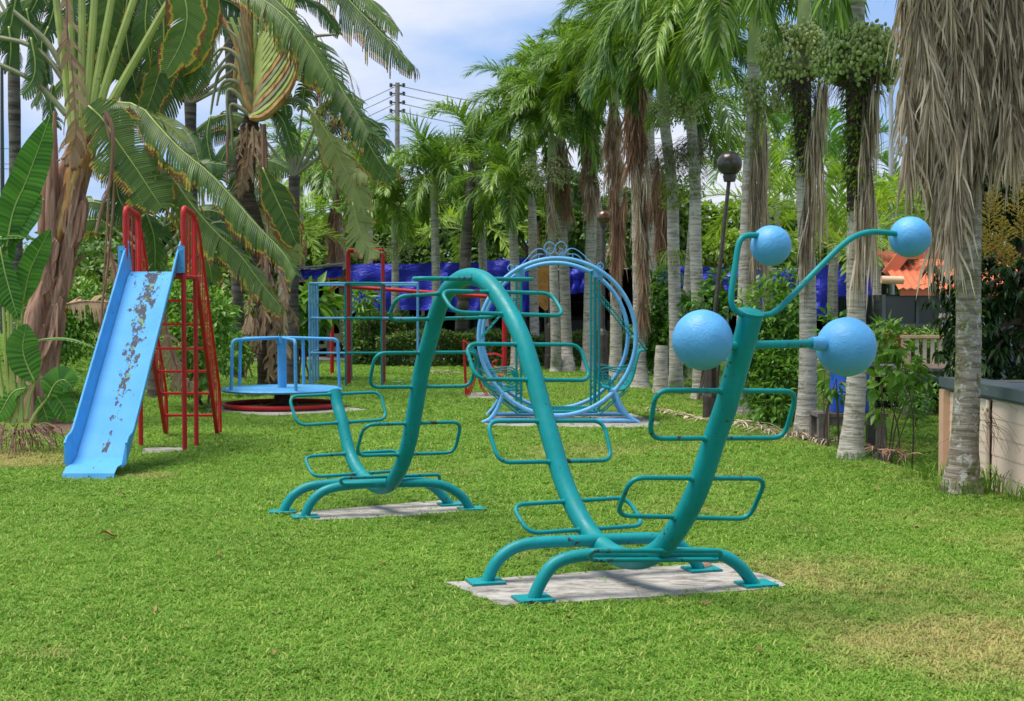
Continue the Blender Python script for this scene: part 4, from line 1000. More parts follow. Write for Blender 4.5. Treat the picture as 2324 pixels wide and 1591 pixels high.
pc = palm('palm with a pale crownshaft and the left of two olive green fruit bunches', G(1828, 990), [(1832, 900), (1834, 800), (1832, 600), (1826, 450), (1822, 300), (1818, 220)], dC, (1826, -60),
          .118, .085, nf=6, shaft=.95, fruit=(D(1803, 118, dC), .45, 110, 15, .022), ferns=([D(1818, 200, dC), D(1822, 300, dC), D(1824, 400, dC)], .115, 650, .08, .03), lod=24, az0=.4)
m = MB(); m.tube([D(1818, 180, dC), D(1824, 350, dC), D(1827, 470, dC)], [.125, .10, .093], 16); m.build('mossy_bark', BARKD, pc)
tangle(pc, D(1812, 190, dC), .24, .45, 130, 5)
for px, py, az, s in ((1885, 225, 3.5, 1.0), (1872, 260, 3.3, .95), (1862, 330, 3.1, .85), (1850, 380, 3.0, .85)):
    o = frond_obj(DEADN[int(px) % 4], pc, D(px-12, py-110, dC-.12), az, s, name='dead_frond'); o.scale = (1.0, 1.0, s*1.4)
dD = dp(940)
pd = palm('palm just behind the near lamp post, brown dead fronds trailing on its right', G(1676, 940), [(1682, 850), (1690, 700), (1694, 550), (1700, 400), (1708, 260)], dD, (1712, 20),
          .125, .09, nf=13, shaft=.8, fruit=(D(1742, 215, dD), .38, 50, 12, .020), ferns=([D(1712, 210, dD), D(1702, 360, dD)], .12, 350, .09, .03), az0=.2, droop_bias=.05)
for px, py, az, s in ((1712, 205, 1.1, 1.15), (1725, 220, 5.9, 1.2), (1700, 300, 4.5, 1.1), (1718, 330, 4.9, 1.05), (1706, 400, 4.3, 1.1), (1728, 260, 5.2, 1.1)):
    o = frond_obj(DEADF[int(px) % 5], pd, D(px+8, py, dD-.15), az, s, name='dead_frond'); o.scale = (.42, .42, s)
frond_obj(GREEN[8], pd, D(1622, -10, 17.5), 3.6, 1.15); frond_obj(GREEN[8], pd, D(1640, 10, 17.3), 4.6, 1.15); frond_obj(GREEN[7], pd, D(1660, -30, 17.6), 3.9, 1.2)
dE = dp(908)
pe = palm('palm with pale green shaft and sandy fruit bunch, left of the near lamp', G(1589, 908), [(1588, 850), (1584, 700), (1578, 550), (1577, 400)], dE, (1566, 120),
          .125, .095, nf=14, shaft=.95, fruit=(D(1548, 240, dE), .46, 80, 9, .017), ferns=([D(1577, 320, dE), D(1578, 450, dE)], .125, 500, .08, .03))
tangle(pe, D(1575, 330, dE), .32, .75, 170, 6); frond_obj(GREEN[8], pe, D(1560, 70, dE-.6), 4.3, 1.1); frond_obj(GREEN[7], pe, D(1560, 70, dE-.4), 3.2, 1.1)
dF = dp(899)
pf = palm('palm carrying a spiky fern halfway up its grey trunk', G(1534, 897), [(1534, 850), (1532, 700), (1528, 550), (1525, 420)], dF, (1504, 160),
          .125, .10, nf=13, shaft=.7, fruit=(D(1530, 262, dF), .40, 44, 10, .014), ferns=([D(1527, 330, dF), D(1528, 470, dF)], .15, 600, .12, .035))
tangle(pf, D(1525, 350, dF), .4, .75, 140, 7)
fern_sleeve(pf, [D(1531, 560, dF), D(1531, 590, dF)], .16, 60, 44, l=.28, w=.035)
d1 = dp(883)
p1 = palm('palm with a broad pale flared foot and a brown hanging frond skirt, beside the swing', G(1453, 883), [(1452, 800), (1450, 650), (1447, 500), (1444, 350)], d1, (1447, 70),
          .135, .105, nf=15, shaft=.8, dead=5, dead_len=1.0, deadm=DEADB, dead_az=4.6, flare=1.8)
for px, py, s in ((1470, 330, 1.2), (1490, 350, 1.1), (1455, 380, 1.15), (1500, 380, .95), (1440, 340, 1.0), (1462, 470, 1.05), (1448, 500, 1.0)):
    o = frond_obj((DEADF+DEADB)[int(px) % 9], p1, D(px, py, d1-.3), px*.1, s, name='dead_frond'); o.scale = (.8, .8, s)
d2 = dp(857)
p2 = palm('tall palm whose trunk stands behind the right arc of the swing ring', G(1396, 857), [(1398, 780), (1398, 600), (1398, 420)], d2, (1392, 160), .145, .11, nf=15, fs=1.1, shaft=.8, dead=5, dead_len=1.0, dead_az=4.7)
for px, py, s in ((1400, 400, 1.2), (1418, 430, 1.15), (1385, 420, 1.1), (1410, 470, 1.1)):
    o = frond_obj((DEADF+DEADB)[int(px) % 9], p2, D(px, py, d2-.3), px*.1, s, name='dead_frond'); o.scale = (.8, .8, s)
d3 = dp(845)
p3 = palm('thick-trunked palm seen through the ring, just left of its inner post', G(1337, 845), [(1337, 780), (1340, 600), (1342, 450)], d3, (1338, 205), .17, .12, nf=15, fs=1.15, shaft=.9, dead=4, dead_len=1.0, dead_az=4.6,
          fruit=(D(1345, 400, d3), .45, 34, 8, .018))
p4 = palm('right one of the twin slim trunks framed by the swing ring', G(1289, 845), [(1286, 780), (1280, 600), (1275, 480)], d3+.4, (1272, 235), .15, .11, nf=14, fs=1.1, shaft=.9, dead=3, dead_len=.9, dead_az=4.9)
p5 = palm('left one of the twin slim trunks framed by the swing ring, straw fruit bunch above', G(1263, 845), [(1261, 780), (1256, 600), (1250, 480)], d3-.2, (1252, 300), .13, .10, nf=13, fs=1.05, shaft=.6,
          fruit=(D(1240, 392, d3-.6), .62, 60, 8, .018), ferns=([D(1246, 430, d3-.2), D(1252, 560, d3-.2)], .17, 420, .12, .04), dead=3, dead_az=4.9, dead_len=.9)
p6 = palm('palm whose trunk shows between the climber crest and the ring', G(1174, 838), [(1172, 780), (1170, 650), (1166, 560)], dp(838), (1160, 440), .16, .11, nf=15, fs=1.1, shaft=.4, meshes=GREENL, az0=4.0)
p7 = palm('palm with a full round crown beneath the power lines', G(991, 832), [(991, 780), (990, 650), (988, 560)], dp(830), (985, 415), .15, .11, nf=17, fs=1.15, shaft=.5, meshes=GREENL, az0=1.3)
palm('small palm with a brown feathery frond, left of the power pole', G(897, 826), [(897, 700), (897, 600)], 39.0, (896, 480), .14, .10, nf=12, fs=1.0, shaft=.75, meshes=GREENL, fruit=(D(905, 570, 38.6), .48, 40, 8, .02), flare=1.2)
palm('far palm with an upright trunk beyond the lattice climbing frame', G(782, 812), [(780, 700), (777, 590)], 44.0, (762, 420), .17, .13, nf=13, fs=1.3, shaft=.3, meshes=GREENL, dead=4, dead_len=1.1, dead_az=4.7)
palm('slim palm standing behind the trunks right of the swing', G(1553, 866), [(1556, 750), (1562, 620)], 28.0, (1590, 250), .09, .075, nf=12, fs=1.0, shaft=.5, meshes=GREENL)
palm('short palm half hidden behind the climber crest', G(1105, 830), [(1100, 720), (1096, 600)], 40.0, (1085, 350), .13, .11, nf=14, fs=1.2, shaft=.4, meshes=GREENL)
palm('palm with a leaning crown left of the tall palms, against the sky', G(1215, 832), [(1212, 700), (1208, 500)], 38.0, (1208, 255), .14, .11, nf=16, fs=1.25, shaft=.4, meshes=GREENL)
palm('hidden-trunk palm whose crown fills the gap behind the swing', G(1365, 826), [(1362, 700), (1360, 500)], 40.0, (1318, 190), .14, .11, nf=15, fs=1.3, shaft=.4, meshes=GREENL)
palm('tallest palm of the row, its crown cut by the top of the picture', G(1480, 850), [(1480, 700), (1476, 400)], 31.0, (1468, 20), .14, .11, nf=16, fs=1.3, shaft=.5, meshes=GREEN)
# palms deep in the background
for i, (x, y, dd, s, me, lab, bx) in enumerate((
        (1740, 470, 36, 1.15, YEL, 'yellow-green palm filling the gap right of the near lamp post', 1742),
        (1895, 560, 33, 1.1, YEL, 'bright yellow-green palm between the two fruiting palms', 1890),
        (1985, 520, 40, 1.2, YEL, 'yellow-green palm in front of the street light', 1990),
        (1760, 330, 55, 1.6, FEATHERY, 'pale coconut palm far behind the fruiting palms', 1765),
        (1880, 400, 52, 1.4, FEATHERY, 'feathery far palm rising just left of the fern-clad trunk', 1880),
        (2060, 500, 46, 1.3, FEATHERY, 'feathery palm beyond the orange-roofed house', 2062),
        (680, 380, 52, 1.5, GREENL, 'far palm behind the merry-go-round, its crown against the sky', 684),
        (840, 470, 50, 1.3, YEL, 'loose yellowish palm behind the lattice frame', 838),
        (1060, 520, 47, 1.25, YEL, 'pale palm behind the grey leaning trunk', 1062),
        (640, 520, 40, 1.0, YEL, 'low yellowish palm behind the roundabout post', 642))):
    palm(lab, V(D(bx, 800, dd).x, dd, 0), [(bx, 700), (bx, (y+700)/2)], dd, (x, y), .16, .12, nf=13, fs=s, shaft=.25, meshes=me, group='palms in the background', lod=8, flare=1.2)
def tall_grass(c, R, n, h, seed, x_only=0):
    r = random.Random(seed); m = MB()
    for k in range(n):
        a = r.uniform(0, 6.283); rr_ = R*r.uniform(.6, 1.15); b0 = c+V(math.cos(a)*rr_, math.sin(a)*rr_, 0); az = a+r.uniform(-1.2, 1.2); d = V(math.cos(az), math.sin(az), 0); p_ = V(-d.y, d.x, 0); hh = h*r.uniform(.5, 1.3); w_ = .0045
        vs = []
        for i, (o_, z_) in enumerate(((0, 0), (.12, .5), (.38, .85), (.75, .95))):
            q = b0+d*(o_*hh)+V(0, 0, z_*hh); vs += [tuple(q-p_*w_), tuple(q+p_*w_)] if i < 3 else [tuple(q)]
        m.add(vs, [(0, 1, 3, 2), (2, 3, 5, 4), (4, 5, 6)], 0, r=r.random()*.8)
    o = m.build('tall_grass', BLADE, None, smooth=False, loc=c); tag(o, kind='stuff')
for c, R, n, h, sd_ in ((G(2182, 1120), .20, 130, .14, 1), (G(1932, 1045), .20, 80, .11, 2), (G(1828, 990), .2, 60, .11, 3), (G(2262, 1112), .14, 110, .20, 4), (G(2320, 1140), .12, 60, .16, 5), (G(2110, 1085), .2, 70, .13, 6), (G(1676, 940), .22, 60, .11, 7), (G(1500, 897), .22, 60, .12, 8), (G(1534, 899), .2, 60, .12, 9)): tall_grass(c, R, n, h, sd_)
# leaning grey trunk and the stump
lt = thing('leaning_trunk', 'bare grey leaning palm trunk behind the climber crest', 'tree trunk', G(1042, 828))
trunk_obj(lt, [G(1042, 828), D(1050, 700, 37), D(1058, 560, 37), D(1066, 440, 37), D(1078, 338, 37)], [.20, .17, .16, .15, .13, .11], GREYB)
sb = G(1500, 895); st = thing('palm_stump', 'short cut palm trunk standing among the palms right of the swing', 'stump', sb)
trunk_obj(st, [sb, sb+V(0, 0, .2), sb+V(0, 0, .6), sb+V(.02, 0, .93)], [.19, .15, .125, .12], BARK, wob=.04)

# ------------------------------------------------------------------ banana-like leaves (traveller's palms)
def blade(name, mid, W, mat, parent, seed, N=V(0, 0, 1), droop=.5, torn=.5, ns=34, stalk=0, fwd=.35, w0=.25, endw=.35, stalkr=.016, curl=0, sides=(-1, 1), len_j=.12, pmat=None, seg=4):
    r = random.Random(seed); P = spline(mid, 8); m = MB(); K = len(P)
    cum = [0]
    for i in range(1, K): cum.append(cum[-1]+(P[i]-P[i-1]).length)
    Lt = cum[-1]
    def at(s):
        x = s*Lt; i = 0
        while i < K-2 and cum[i+1] < x: i += 1
        f = (x-cum[i])/max(1e-6, cum[i+1]-cum[i]); return P[i].lerp(P[i+1], f), (P[i+1]-P[i]).normalized()
    m.tube([at(k/16)[0] for k in range(17)], [stalkr*(1-.8*k/16) for k in range(17)], 5, mat=1)
    s0 = stalk
    for sg in sides:
        grp = 0; gd = 0; go_ = 0; left = 0
        for k in range(ns):
            if left <= 0:
                left = (1 if r.random() < .6 else 2) if r.random() < torn else r.randint(3, 8); gd = r.uniform(-.4, .35)*torn; go_ = r.uniform(-1.4, .6)*len_j*(1.8 if torn > .6 else 1); gz = r.uniform(-.22, .22)*torn
            left -= 1
            sa, sb_ = s0+(1-s0)*k/ns, s0+(1-s0)*(k+1.04)/ns
            vs = []; at_t = []; at_v = []
            for j in range(seg+1):
                u = j/seg
                for e, s in ((0, sa), (1, min(1, sb_))):
                    c, T = at(s); sd_ = T.cross(N); sd_ = (sd_.normalized() if sd_.length > 1e-3 else T.orthogonal().normalized())*sg
                    ss = (s-s0)/(1-s0); w_ = W*(w0+(1-w0)*math.sin(min(1, ss/.35)*math.pi/2))*(1-(1-endw)*max(0, (ss-.6)/.4)**1.5)*(1+go_)
                    dr = min(1.2, max(0, droop+gd))
                    d = sd_ + T*(fwd+.25*ss); d.normalize(); q = c.copy(); x = 0
                    d2 = (d*(1-dr*.8*min(1, u*1.3)) + V(0, 0, -1)*dr*(.35+1.6*u) + N*(curl*(1-u)+gz*u)).normalized()
                    d1_ = (d + V(0, 0, -1)*dr*.45 + N*curl).normalized()
                    q = c + (d1_*(1-u*.62)+d2*(u*.62))*w_*u
                    if torn > .3 and j > 1: q += T*((.004 if j < seg else .013)*(1 if e == 0 else -1)) 
                    vs.append(tuple(q)); at_t.append(u); at_v.append(ss*(1-s0)*Lt/1.5)
            rv = r.random()*.7+.15
            m.add(vs, [(2*j, 2*j+1, 2*j+3, 2*j+2) for j in range(seg)], 0, r=rv, t=at_t, v=at_v)
    return m.build(name, [mat, pmat or PETI], parent, smooth='all')
def BL(pxs, depth, W, mat, parent, seed, name='leaf', **k):
    n = len(pxs); ds = [depth]*n if not hasattr(depth, '__len__') else [lerp(depth[0], depth[1], i/(n-1)) for i in range(n)]
    return blade(name, [D(p[0], p[1], d) for p, d in zip(pxs, ds)], W, mat, parent, seed, **k)
def stem(pxs, depth, r, mat, parent, name='petiole', n=8, flat=1.0):
    m = MB(); P = spline([D(p[0], p[1], depth) for p in pxs], 5); k = len(P)
    rad = [lerp(r[0], r[1], i/(k-1)) for i in range(k)]
    if name == 'leaf_sheath':
        rn = random.Random(int(pxs[0][0]*7+pxs[-1][1])); rad = [q*max(.12, math.sin(math.pi*min(.93, .06+.94*i/(k-1)))**.6)*rn.uniform(.93, 1.07) for i, q in enumerate(rad)]
    m.tube(P, rad, n, flat=flat); return m.build(name, mat, parent)
CAMN = V(.15, -1, .35).normalized()
# --- left tree
dR = 18.5
gb = V(D(75, 850, dR).x, dR, zg(D(75, 850, dR).x, dR))
RV = thing('travellers_palm', 'large fan-leaved tree with a peeling brown and orange trunk at the left edge', 'tree', gb)
trunk_obj(RV, [gb-V(0, 0, .2), D(95, 760, dR), D(122, 620, dR), D(142, 480, dR), D(158, 400, dR), D(180, 335, dR), D(192, 300, dR)], [.30, .27, .24, .22, .19, .16, .12], RBARK, n=20, wob=.05)
for i, (pts, rr_, mt) in enumerate((
        ([(85, 800), (105, 700), (135, 560), (150, 440)], (.13, .10), RBARK), ([(110, 640), (150, 540), (190, 420), (236, 262)], (.13, .05), RBARK),
        ([(140, 520), (160, 440), (185, 380), (205, 330)], (.14, .09), PETO), ([(130, 560), (155, 470), (160, 400), (172, 345)], (.12, .08), PETO),
        ([(115, 600), (118, 480), (120, 380), (125, 252)], (.11, .07), RBARK), ([(98, 560), (100, 470), (108, 375)], (.10, .06), RBARK),
        ([(70, 720), (110, 660), (150, 620), (192, 578)], (.12, .05), RBARK), ([(150, 600), (175, 540), (190, 470), (186, 440)], (.07, .09), RBARK),
        ([(66, 850), (80, 740), (100, 640)], (.16, .12), RBARK), ([(125, 700), (150, 620), (180, 545)], (.10, .05), RBARK), ([(150, 470), (170, 420), (200, 350), (225, 290)], (.12, .06), PETO))):
    stem(pts, dR-.12-.035*(i % 5), rr_, mt, RV, 'leaf_sheath', 10)
for i, pts in enumerate((((176, 345), (166, 170), (157, 0), (150, -160)), ((184, 335), (186, 170), (186, 0), (186, -160)), ((190, 330), (202, 170), (214, 0), (222, -160)),
                         ((196, 325), (224, 160), (253, 0), (280, -150)), ((203, 320), (250, 160), (303, 0), (345, -130)), ((210, 315), (262, 215), (322, 110), (385, 0), (440, -90)),
                         ((170, 345), (150, 170), (128, 0), (115, -160)))):
    stem(pts, dR-.05+.02*i, (.07, .042), PETI, RV)
for i, pts in enumerate((((150, 190), (110, 135), (60, 100), (0, 85)), ((150, 260), (110, 215), (60, 175), (-10, 142)), ((145, 160), (110, 100), (70, 60), (30, 25)))):
    stem(pts, dR+.5, (.045, .03), PETG, RV)
BL([(385, -90), (415, -20), (425, 40), (410, 100), (375, 165)], dR-.3, .34, RAVG, RV, 1, N=CAMN, droop=.15, torn=.25, endw=.3)
BL([(470, -60), (470, 10), (455, 60), (430, 120), (410, 160)], dR+.8, .36, RAVG, RV, 2, N=CAMN, droop=.25, torn=.3)
for i, (pts, dd, W) in enumerate((([(255, -80), (245, 10), (240, 80), (262, 180)], .5, .42), ([(300, -60), (285, 30), (290, 110), (310, 210)], .8, .42), ([(340, -40), (330, 50), (340, 130), (350, 240)], .6, .40),
                                 ([(370, 20), (372, 100), (360, 170), (330, 260)], .35, .38), ([(215, -60), (215, 20), (222, 110), (232, 190)], 1.0, .40), ([(400, 60), (400, 140), (375, 220), (330, 300)], .9, .42),
                                 ([(280, 130), (300, 200), (330, 250), (350, 300)], 1.1, .4), ([(440, 20), (450, 80), (440, 150), (420, 210)], 1.3, .4), ([(180, -50), (160, 30), (165, 110), (180, 190)], 1.2, .4))):
    BL(pts, dR+dd, W, RAVD if i % 3 else RAVG, RV, 20+i, N=V(.4*math.sin(i*2.1), -1, .3).normalized(), droop=.35, torn=.35)
for i, (pts, dd) in enumerate((([(70, 85), (80, 140), (75, 180), (50, 215)], .4), ([(20, 60), (25, 110), (20, 160)], .6), ([(40, -20), (30, 30), (20, 70), (-10, 110)], .9), ([(110, 60), (95, 100), (100, 150), (110, 190)], .7),
                               ([(120, 190), (115, 240), (130, 290)], .6), ([(90, 150), (95, 190), (80, 240)], .8), ([(60, 20), (70, 60), (90, 100)], 1.1), ([(130, -30), (120, 30), (100, 80), (70, 120)], 1.2), ([(100, -40), (80, 10), (50, 60)], 1.4))):
    BL(pts, dR+dd, .26, RAVD, RV, 50+i, N=V(.5*math.sin(i), -1, .4).normalized(), droop=.5, torn=.6, ns=20)
BL([(200, 240), (234, 272), (262, 316), (306, 378), (340, 430), (368, 472)], dR-.7, .47, RAVG, RV, 3, N=V(.25, -1, .10).normalized(), droop=.12, torn=.7, sides=(-1, 1), ns=44, fwd=.1, w0=.55, endw=.45)
BL([(230, 240), (262, 232), (318, 242), (364, 292), (410, 340), (474, 392), (535, 457), (585, 514), (640, 570), (672, 622)], (dR-.2, dR-1.2), .50, RAVG, RV, 4, N=V(-.1, -.35, 1).normalized(), droop=.85, torn=.85, ns=80, w0=.5, endw=.5, fwd=.35)
BL([(330, 330), (390, 402), (432, 462), (485, 522), (545, 580), (590, 640), (640, 700)], (dR-.1, dR-.9), .52, RAVG, RV, 5, N=V(-.1, -.4, 1).normalized(), droop=.85, torn=.85, ns=66, w0=.5, endw=.5)
BL([(360, 380), (420, 470), (450, 540), (475, 600), (480, 640)], dR+.3, .45, RAVG, RV, 6, N=V(.3, -.8, .5).normalized(), droop=.7, torn=.8, ns=44)
BL([(250, 330), (262, 400), (270, 450), (300, 500)], dR+.2, .40, RAVD, RV, 7, N=V(.6, -.7, .4).normalized(), droop=.7, torn=.8, ns=34)
BL([(300, 240), (340, 262), (380, 282), (420, 320)], dR+.3, .35, RAVP, RV, 8, N=V(.2, -.8, .6).normalized(), droop=.4, torn=.5, ns=26)
BL([(300, 420), (330, 480), (350, 540), (352, 610)], dR+.5, .42, RAVD, RV, 9, N=V(.5, -.8, .3).normalized(), droop=.5, torn=.6, ns=34)
BL([(150, -40), (152, 60), (160, 130), (168, 214), (172, 300), (160, 345), (135, 362)], dR-.35, .36, RAVX, RV, 10, N=V(.4, -.9, .2).normalized(), droop=.75, torn=1.0, ns=34, sides=(1, -1), len_j=.6, pmat=RBARK, fwd=.5, w0=.7, curl=.3)
for i, (pts, r_) in enumerate((([(240, 252), (256, 300), (252, 400), (232, 470), (217, 528)], (.03, .018)), ([(236, 262), (250, 330), (246, 450), (240, 560), (235, 640)], (.022, .012)), ([(262, 330), (258, 450), (245, 600), (232, 690), (225, 800)], (.02, .02)))):
    stem(pts, dR-.8+.1*i, r_, RBARK, RV, 'dead_stalk', 6)
for i, pts in enumerate(([(245, 560), (262, 620), (258, 700), (235, 780), (222, 840)], [(270, 640), (262, 700), (250, 760)], [(152, 690), (190, 684), (240, 686), (285, 690)], [(380, 760), (400, 830), (420, 880)], [(372, 700), (385, 790), (410, 850), (440, 872)])):
    BL(pts, dR-.5+(1.2 if i > 2 else 0), .30, RAVX, RV, 70+i, name='dry_leaf', N=V(.1, -1, .3).normalized(), droop=.8, torn=1.0, ns=36, len_j=.35, pmat=RBARK)
rs3 = random.Random(91)
for k in range(30):           # peeling strips of dead sheath down the trunk
    t = rs3.random(); y0 = lerp(380, 780, t); xc = lerp(165, 92, t)+rs3.uniform(-30, 30); L = rs3.uniform(60, 130); sx_ = rs3.uniform(-26, 14)
    BL([(xc+14, y0), (xc+6+sx_*.3, y0+L*.5), (xc+sx_, y0+L)], dR-.30-.02*(k % 4), rs3.uniform(.06, .13), RBARK, RV, 400+k, name='peeling_strip', N=V(rs3.uniform(-.7, .7), -1, .1).normalized(), droop=.5, torn=.15, ns=8, w0=.6, endw=.2, stalkr=.008, curl=rs3.uniform(0, .4), pmat=RBARK)
# --- second tree, the fan behind
dQ = 24.5
qb = V(D(612, 872, dQ).x, dQ, 0)
RQ = thing('travellers_palm', 'fan-leaved tree with braided orange leaf bases and a shaggy dead-leaf trunk', 'tree', qb)
trunk_obj(RQ, [qb, D(608, 780, dQ), D(600, 640, dQ), D(580, 520, dQ), D(556, 440, dQ), D(560, 340, dQ), D(572, 262, dQ)], [.24, .20, .17, .17, .18, .20, .14], BARKD, wob=.08)
H = (572, 262)
for k in range(11):     # upright petioles, braided at the heart
    t = k/10; x1 = lerp(505, 690, t); y1 = -20 if 2 < k < 9 else (40 if k <= 2 else 60)
    xb = lerp(560, 596, t); stem([(H[0]+(t-.5)*8, 262-8*abs(t-.5)), (xb+(t-.5)*46, 190), (lerp(538, 640, t), 110), (x1, y1)], dQ-.02*k, (.075, .03), PETI if k % 3 else PETO, RQ)
for k in range(14):      # curved sheaths of the braid, right side
    t = k/13; stem([(H[0]-6, 268-k*1.5), (H[0]+24-4*t, 266-12*k), (H[0]+56-12*t, 240-14*k), (H[0]+92-24*t, 190-15*k), (H[0]+110-20*t, 120-16*k)], dQ-.42+.022*k, (.10, .05), (PETO, PETI, PETG)[k % 3] if k < 8 else PETI, RQ, 'leaf_sheath')
    if k < 11: stem([(H[0]+4, 262-k*2), (H[0]-8+3*t, 240-12*k), (H[0]-20+8*t, 200-14*k), (H[0]-34+14*t, 140-16*k)], dQ-.38+.022*k, (.075, .04), PETG if k % 2 else PETO, RQ, 'leaf_sheath')
for k, pts in enumerate(([(568, 225), (548, 170), (520, 148), (498, 165), (486, 210), (478, 260)], [(568, 235), (548, 195), (522, 182), (502, 195), (492, 240)], [(566, 250), (540, 215), (520, 204), (516, 225), (517, 300), (515, 420)],
                         [(570, 262), (545, 245), (524, 240), (526, 290), (528, 340)], [(566, 205), (556, 140), (540, 90), (515, 65)], [(560, 190), (540, 130), (505, 110), (480, 130)])):
    stem(pts, dQ-.2-.03*k, (.055, .02), PETG, RQ)
for k, pts in enumerate(([(590, 270), (624, 242), (668, 226), (700, 242), (735, 292)], [(592, 255), (640, 200), (690, 150), (735, 170), (770, 230)], [(594, 240), (650, 160), (700, 90), (760, 78)])):
    stem(pts, dQ-.25, (.06, .022), PETG, RQ)
BL([(560, -60), (640, 15), (710, 95), (756, 170), (794, 232), (838, 300), (884, 372)][:6], (dQ-1.2, dQ-2.2), .85, RAVG, RQ, 101, N=V(-.2, -.35, 1).normalized(), droop=.8, torn=.85, ns=90, w0=.5, endw=.5)
BL([(520, -40), (590, -5), (660, 50), (720, 130), (760, 200)], (dQ-1.8, dQ-2.4), .7, RAVG, RQ, 102, N=V(-.2, -.4, 1).normalized(), droop=.85, torn=.8, ns=70, w0=.5, endw=.5)
BL([(690, -70), (760, -30), (820, 30), (870, 80), (938, 150)], (dQ-.8, dQ-1.3), .75, RAVG, RQ, 103, N=V(-.1, -.4, 1).normalized(), droop=.75, torn=.8, ns=60, w0=.5, endw=.5)
BL([(700, -90), (770, -60), (840, 0), (905, 70)], (dQ-.5, dQ-.9), .6, RAVG, RQ, 104, N=V(-.1, -.4, 1).normalized(), droop=.7, torn=.7, ns=50)
BL([(735, 292), (770, 340), (800, 372), (850, 425)][:3]+[(835, 400)], (dQ-.25, dQ-.5), .6, RAVP, RQ, 105, N=V(0, -.5, 1).normalized(), droop=.7, torn=.85, ns=36, w0=.5)
BL([(700, 242), (740, 300), (775, 370), (815, 450), (840, 520)], dQ-.6, .42, RAVP, RQ, 106, N=V(.3, -.9, .3).normalized(), droop=.45, torn=.9, ns=44)
BL([(770, 230), (815, 290), (850, 350), (890, 410)], dQ-.4, .55, RAVG, RQ, 107, N=V(-.3, -.6, .8).normalized(), droop=.7, torn=.8, ns=44)
BL([(800, 460), (812, 510), (830, 555), (862, 575)], dQ-.7, .42, RAVP, RQ, 108, N=V(.3, -.9, .2).normalized(), droop=.3, torn=1.0, ns=20)
BL([(596, 380), (622, 440), (650, 500), (672, 552)], dQ-.5, .40, RAVG, RQ, 109, N=V(.2, -1, .2).normalized(), droop=.25, torn=.2, ns=34)
BL([(610, 240), (640, 270), (655, 310), (668, 350)], dQ-.3, .40, RAVD, RQ, 110, N=V(-.2, -.8, .5).normalized(), droop=.6, torn=.7, ns=34)
BL([(478, 262), (470, 310), (480, 370), (488, 420)], dQ-.2, .36, RAVD, RQ, 111, N=V(-.4, -.8, .3).normalized(), droop=.6, torn=.7)
BL([(500, 60), (480, 90), (470, 140), (455, 180)], dQ-.2, .5, RAVD, RQ, 112, N=V(-.4, -.8, .3).normalized(), droop=.7, torn=.8)
BL([(560, 460), (590, 500), (640, 540), (670, 600)], dQ+.4, .5, RAVP, RQ, 113, N=V(-.1, -.8, .5).normalized(), droop=.4, torn=.6)
for i, (x0, x1, y0, y1) in enumerate(((545, 540, 290, 360), (560, 548, 280, 400), (575, 565, 285, 390), (590, 600, 280, 390), (565, 545, 330, 430), (550, 536, 380, 440), (585, 590, 300, 420), (598, 600, 520, 650), (605, 600, 600, 740), (612, 622, 620, 780), (600, 585, 640, 800), (625, 650, 600, 700), (598, 570, 560, 690), (640, 630, 680, 860), (580, 556, 700, 860), (608, 605, 720, 865), (625, 610, 700, 850), (570, 545, 650, 780), (650, 672, 690, 740))):
    BL([(x0, y0), ((x0+x1)/2+6, (y0+y1)/2), (x1, y1)], dQ-.28-.03*(i % 6), .24, RAVX, RQ, 130+i, name='dry_leaf', N=V(math.sin(i*1.7)*.7, -1, .2).normalized(), droop=.7, torn=1.0, ns=18, len_j=.4, pmat=RBARK)
for i, pts in enumerate(([(600, 282), (606, 420), (608, 560), (606, 690)], [(596, 282), (598, 400), (604, 500)], [(517, 300), (515, 420)])):
    stem(pts, dQ-.4-.02*i, (.035, .025), RBARK, RQ, 'dead_stalk', 6)
# --- more fans filling in behind, built by rule
def fan(label, hx, hy, d, R, n, span, seed, mat1, mat2, tilt=0, leafW=.42, leafL=1.9, trunk_to=None):
    r = random.Random(seed); h = D(hx, hy, d); gx = h.x if trunk_to is None else D(trunk_to, 800, d).x
    root = thing('travellers_palm', label, 'tree', V(gx, d, zg(gx, d)))
    trunk_obj(root, [V(gx, d, zg(gx, d)), V(gx+.1*(h.x-gx), d, h.z*.4), h], [.15, .13, .12], GREYB, wob=.08)
    yaw = r.uniform(-.5, .5); ex = V(math.cos(yaw), math.sin(yaw), 0)
    for k in range(n):
        a = lerp(-span, span, k/(n-1))+r.uniform(-.05, .05)+tilt; dr = (ex*math.sin(a)+V(0, 0, math.cos(a))); o = V(0, r.uniform(-.15, .15), 0)
        tip = h+dr*R*r.uniform(.9, 1.1)+o; P = [h+o*.1, h+dr*R*.5+o*.5, tip]
        m = MB(); m.tube(spline(P, 4), [lerp(.05, .02, i/8) for i in range(9)], 6); m.build('petiole', PETG, root)
        out = ex*math.sin(a)*.9+V(0, r.uniform(-.5, .3), 0); L = leafL*r.uniform(.85, 1.15); q = tip; M = [q]; dd = (dr+out*.3).normalized()
        for j in range(4): q = q+dd*L/4; M.append(q); dd = (dd+V(0, 0, -.42-.25*abs(math.sin(a)))+out*.12).normalized()
        blade('leaf', M, leafW*r.uniform(.85, 1.1), mat1 if r.random() < .5 else mat2, root, seed*100+k, N=(V(0, -1.0, .6)-out*.2).normalized(), droop=.6, torn=.6, ns=30, stalkr=.014)
    return root
fan('dark fan-leaved tree seen between the two big ones', 432, 235, 27.5, 1.7, 12, 1.15, 11, RAVD, RAVG, trunk_to=440)
fan('dark fan-leaved tree directly behind the peeling trunk', 285, 130, 26, 1.6, 11, 1.2, 12, RAVD, RAVD, trunk_to=300)
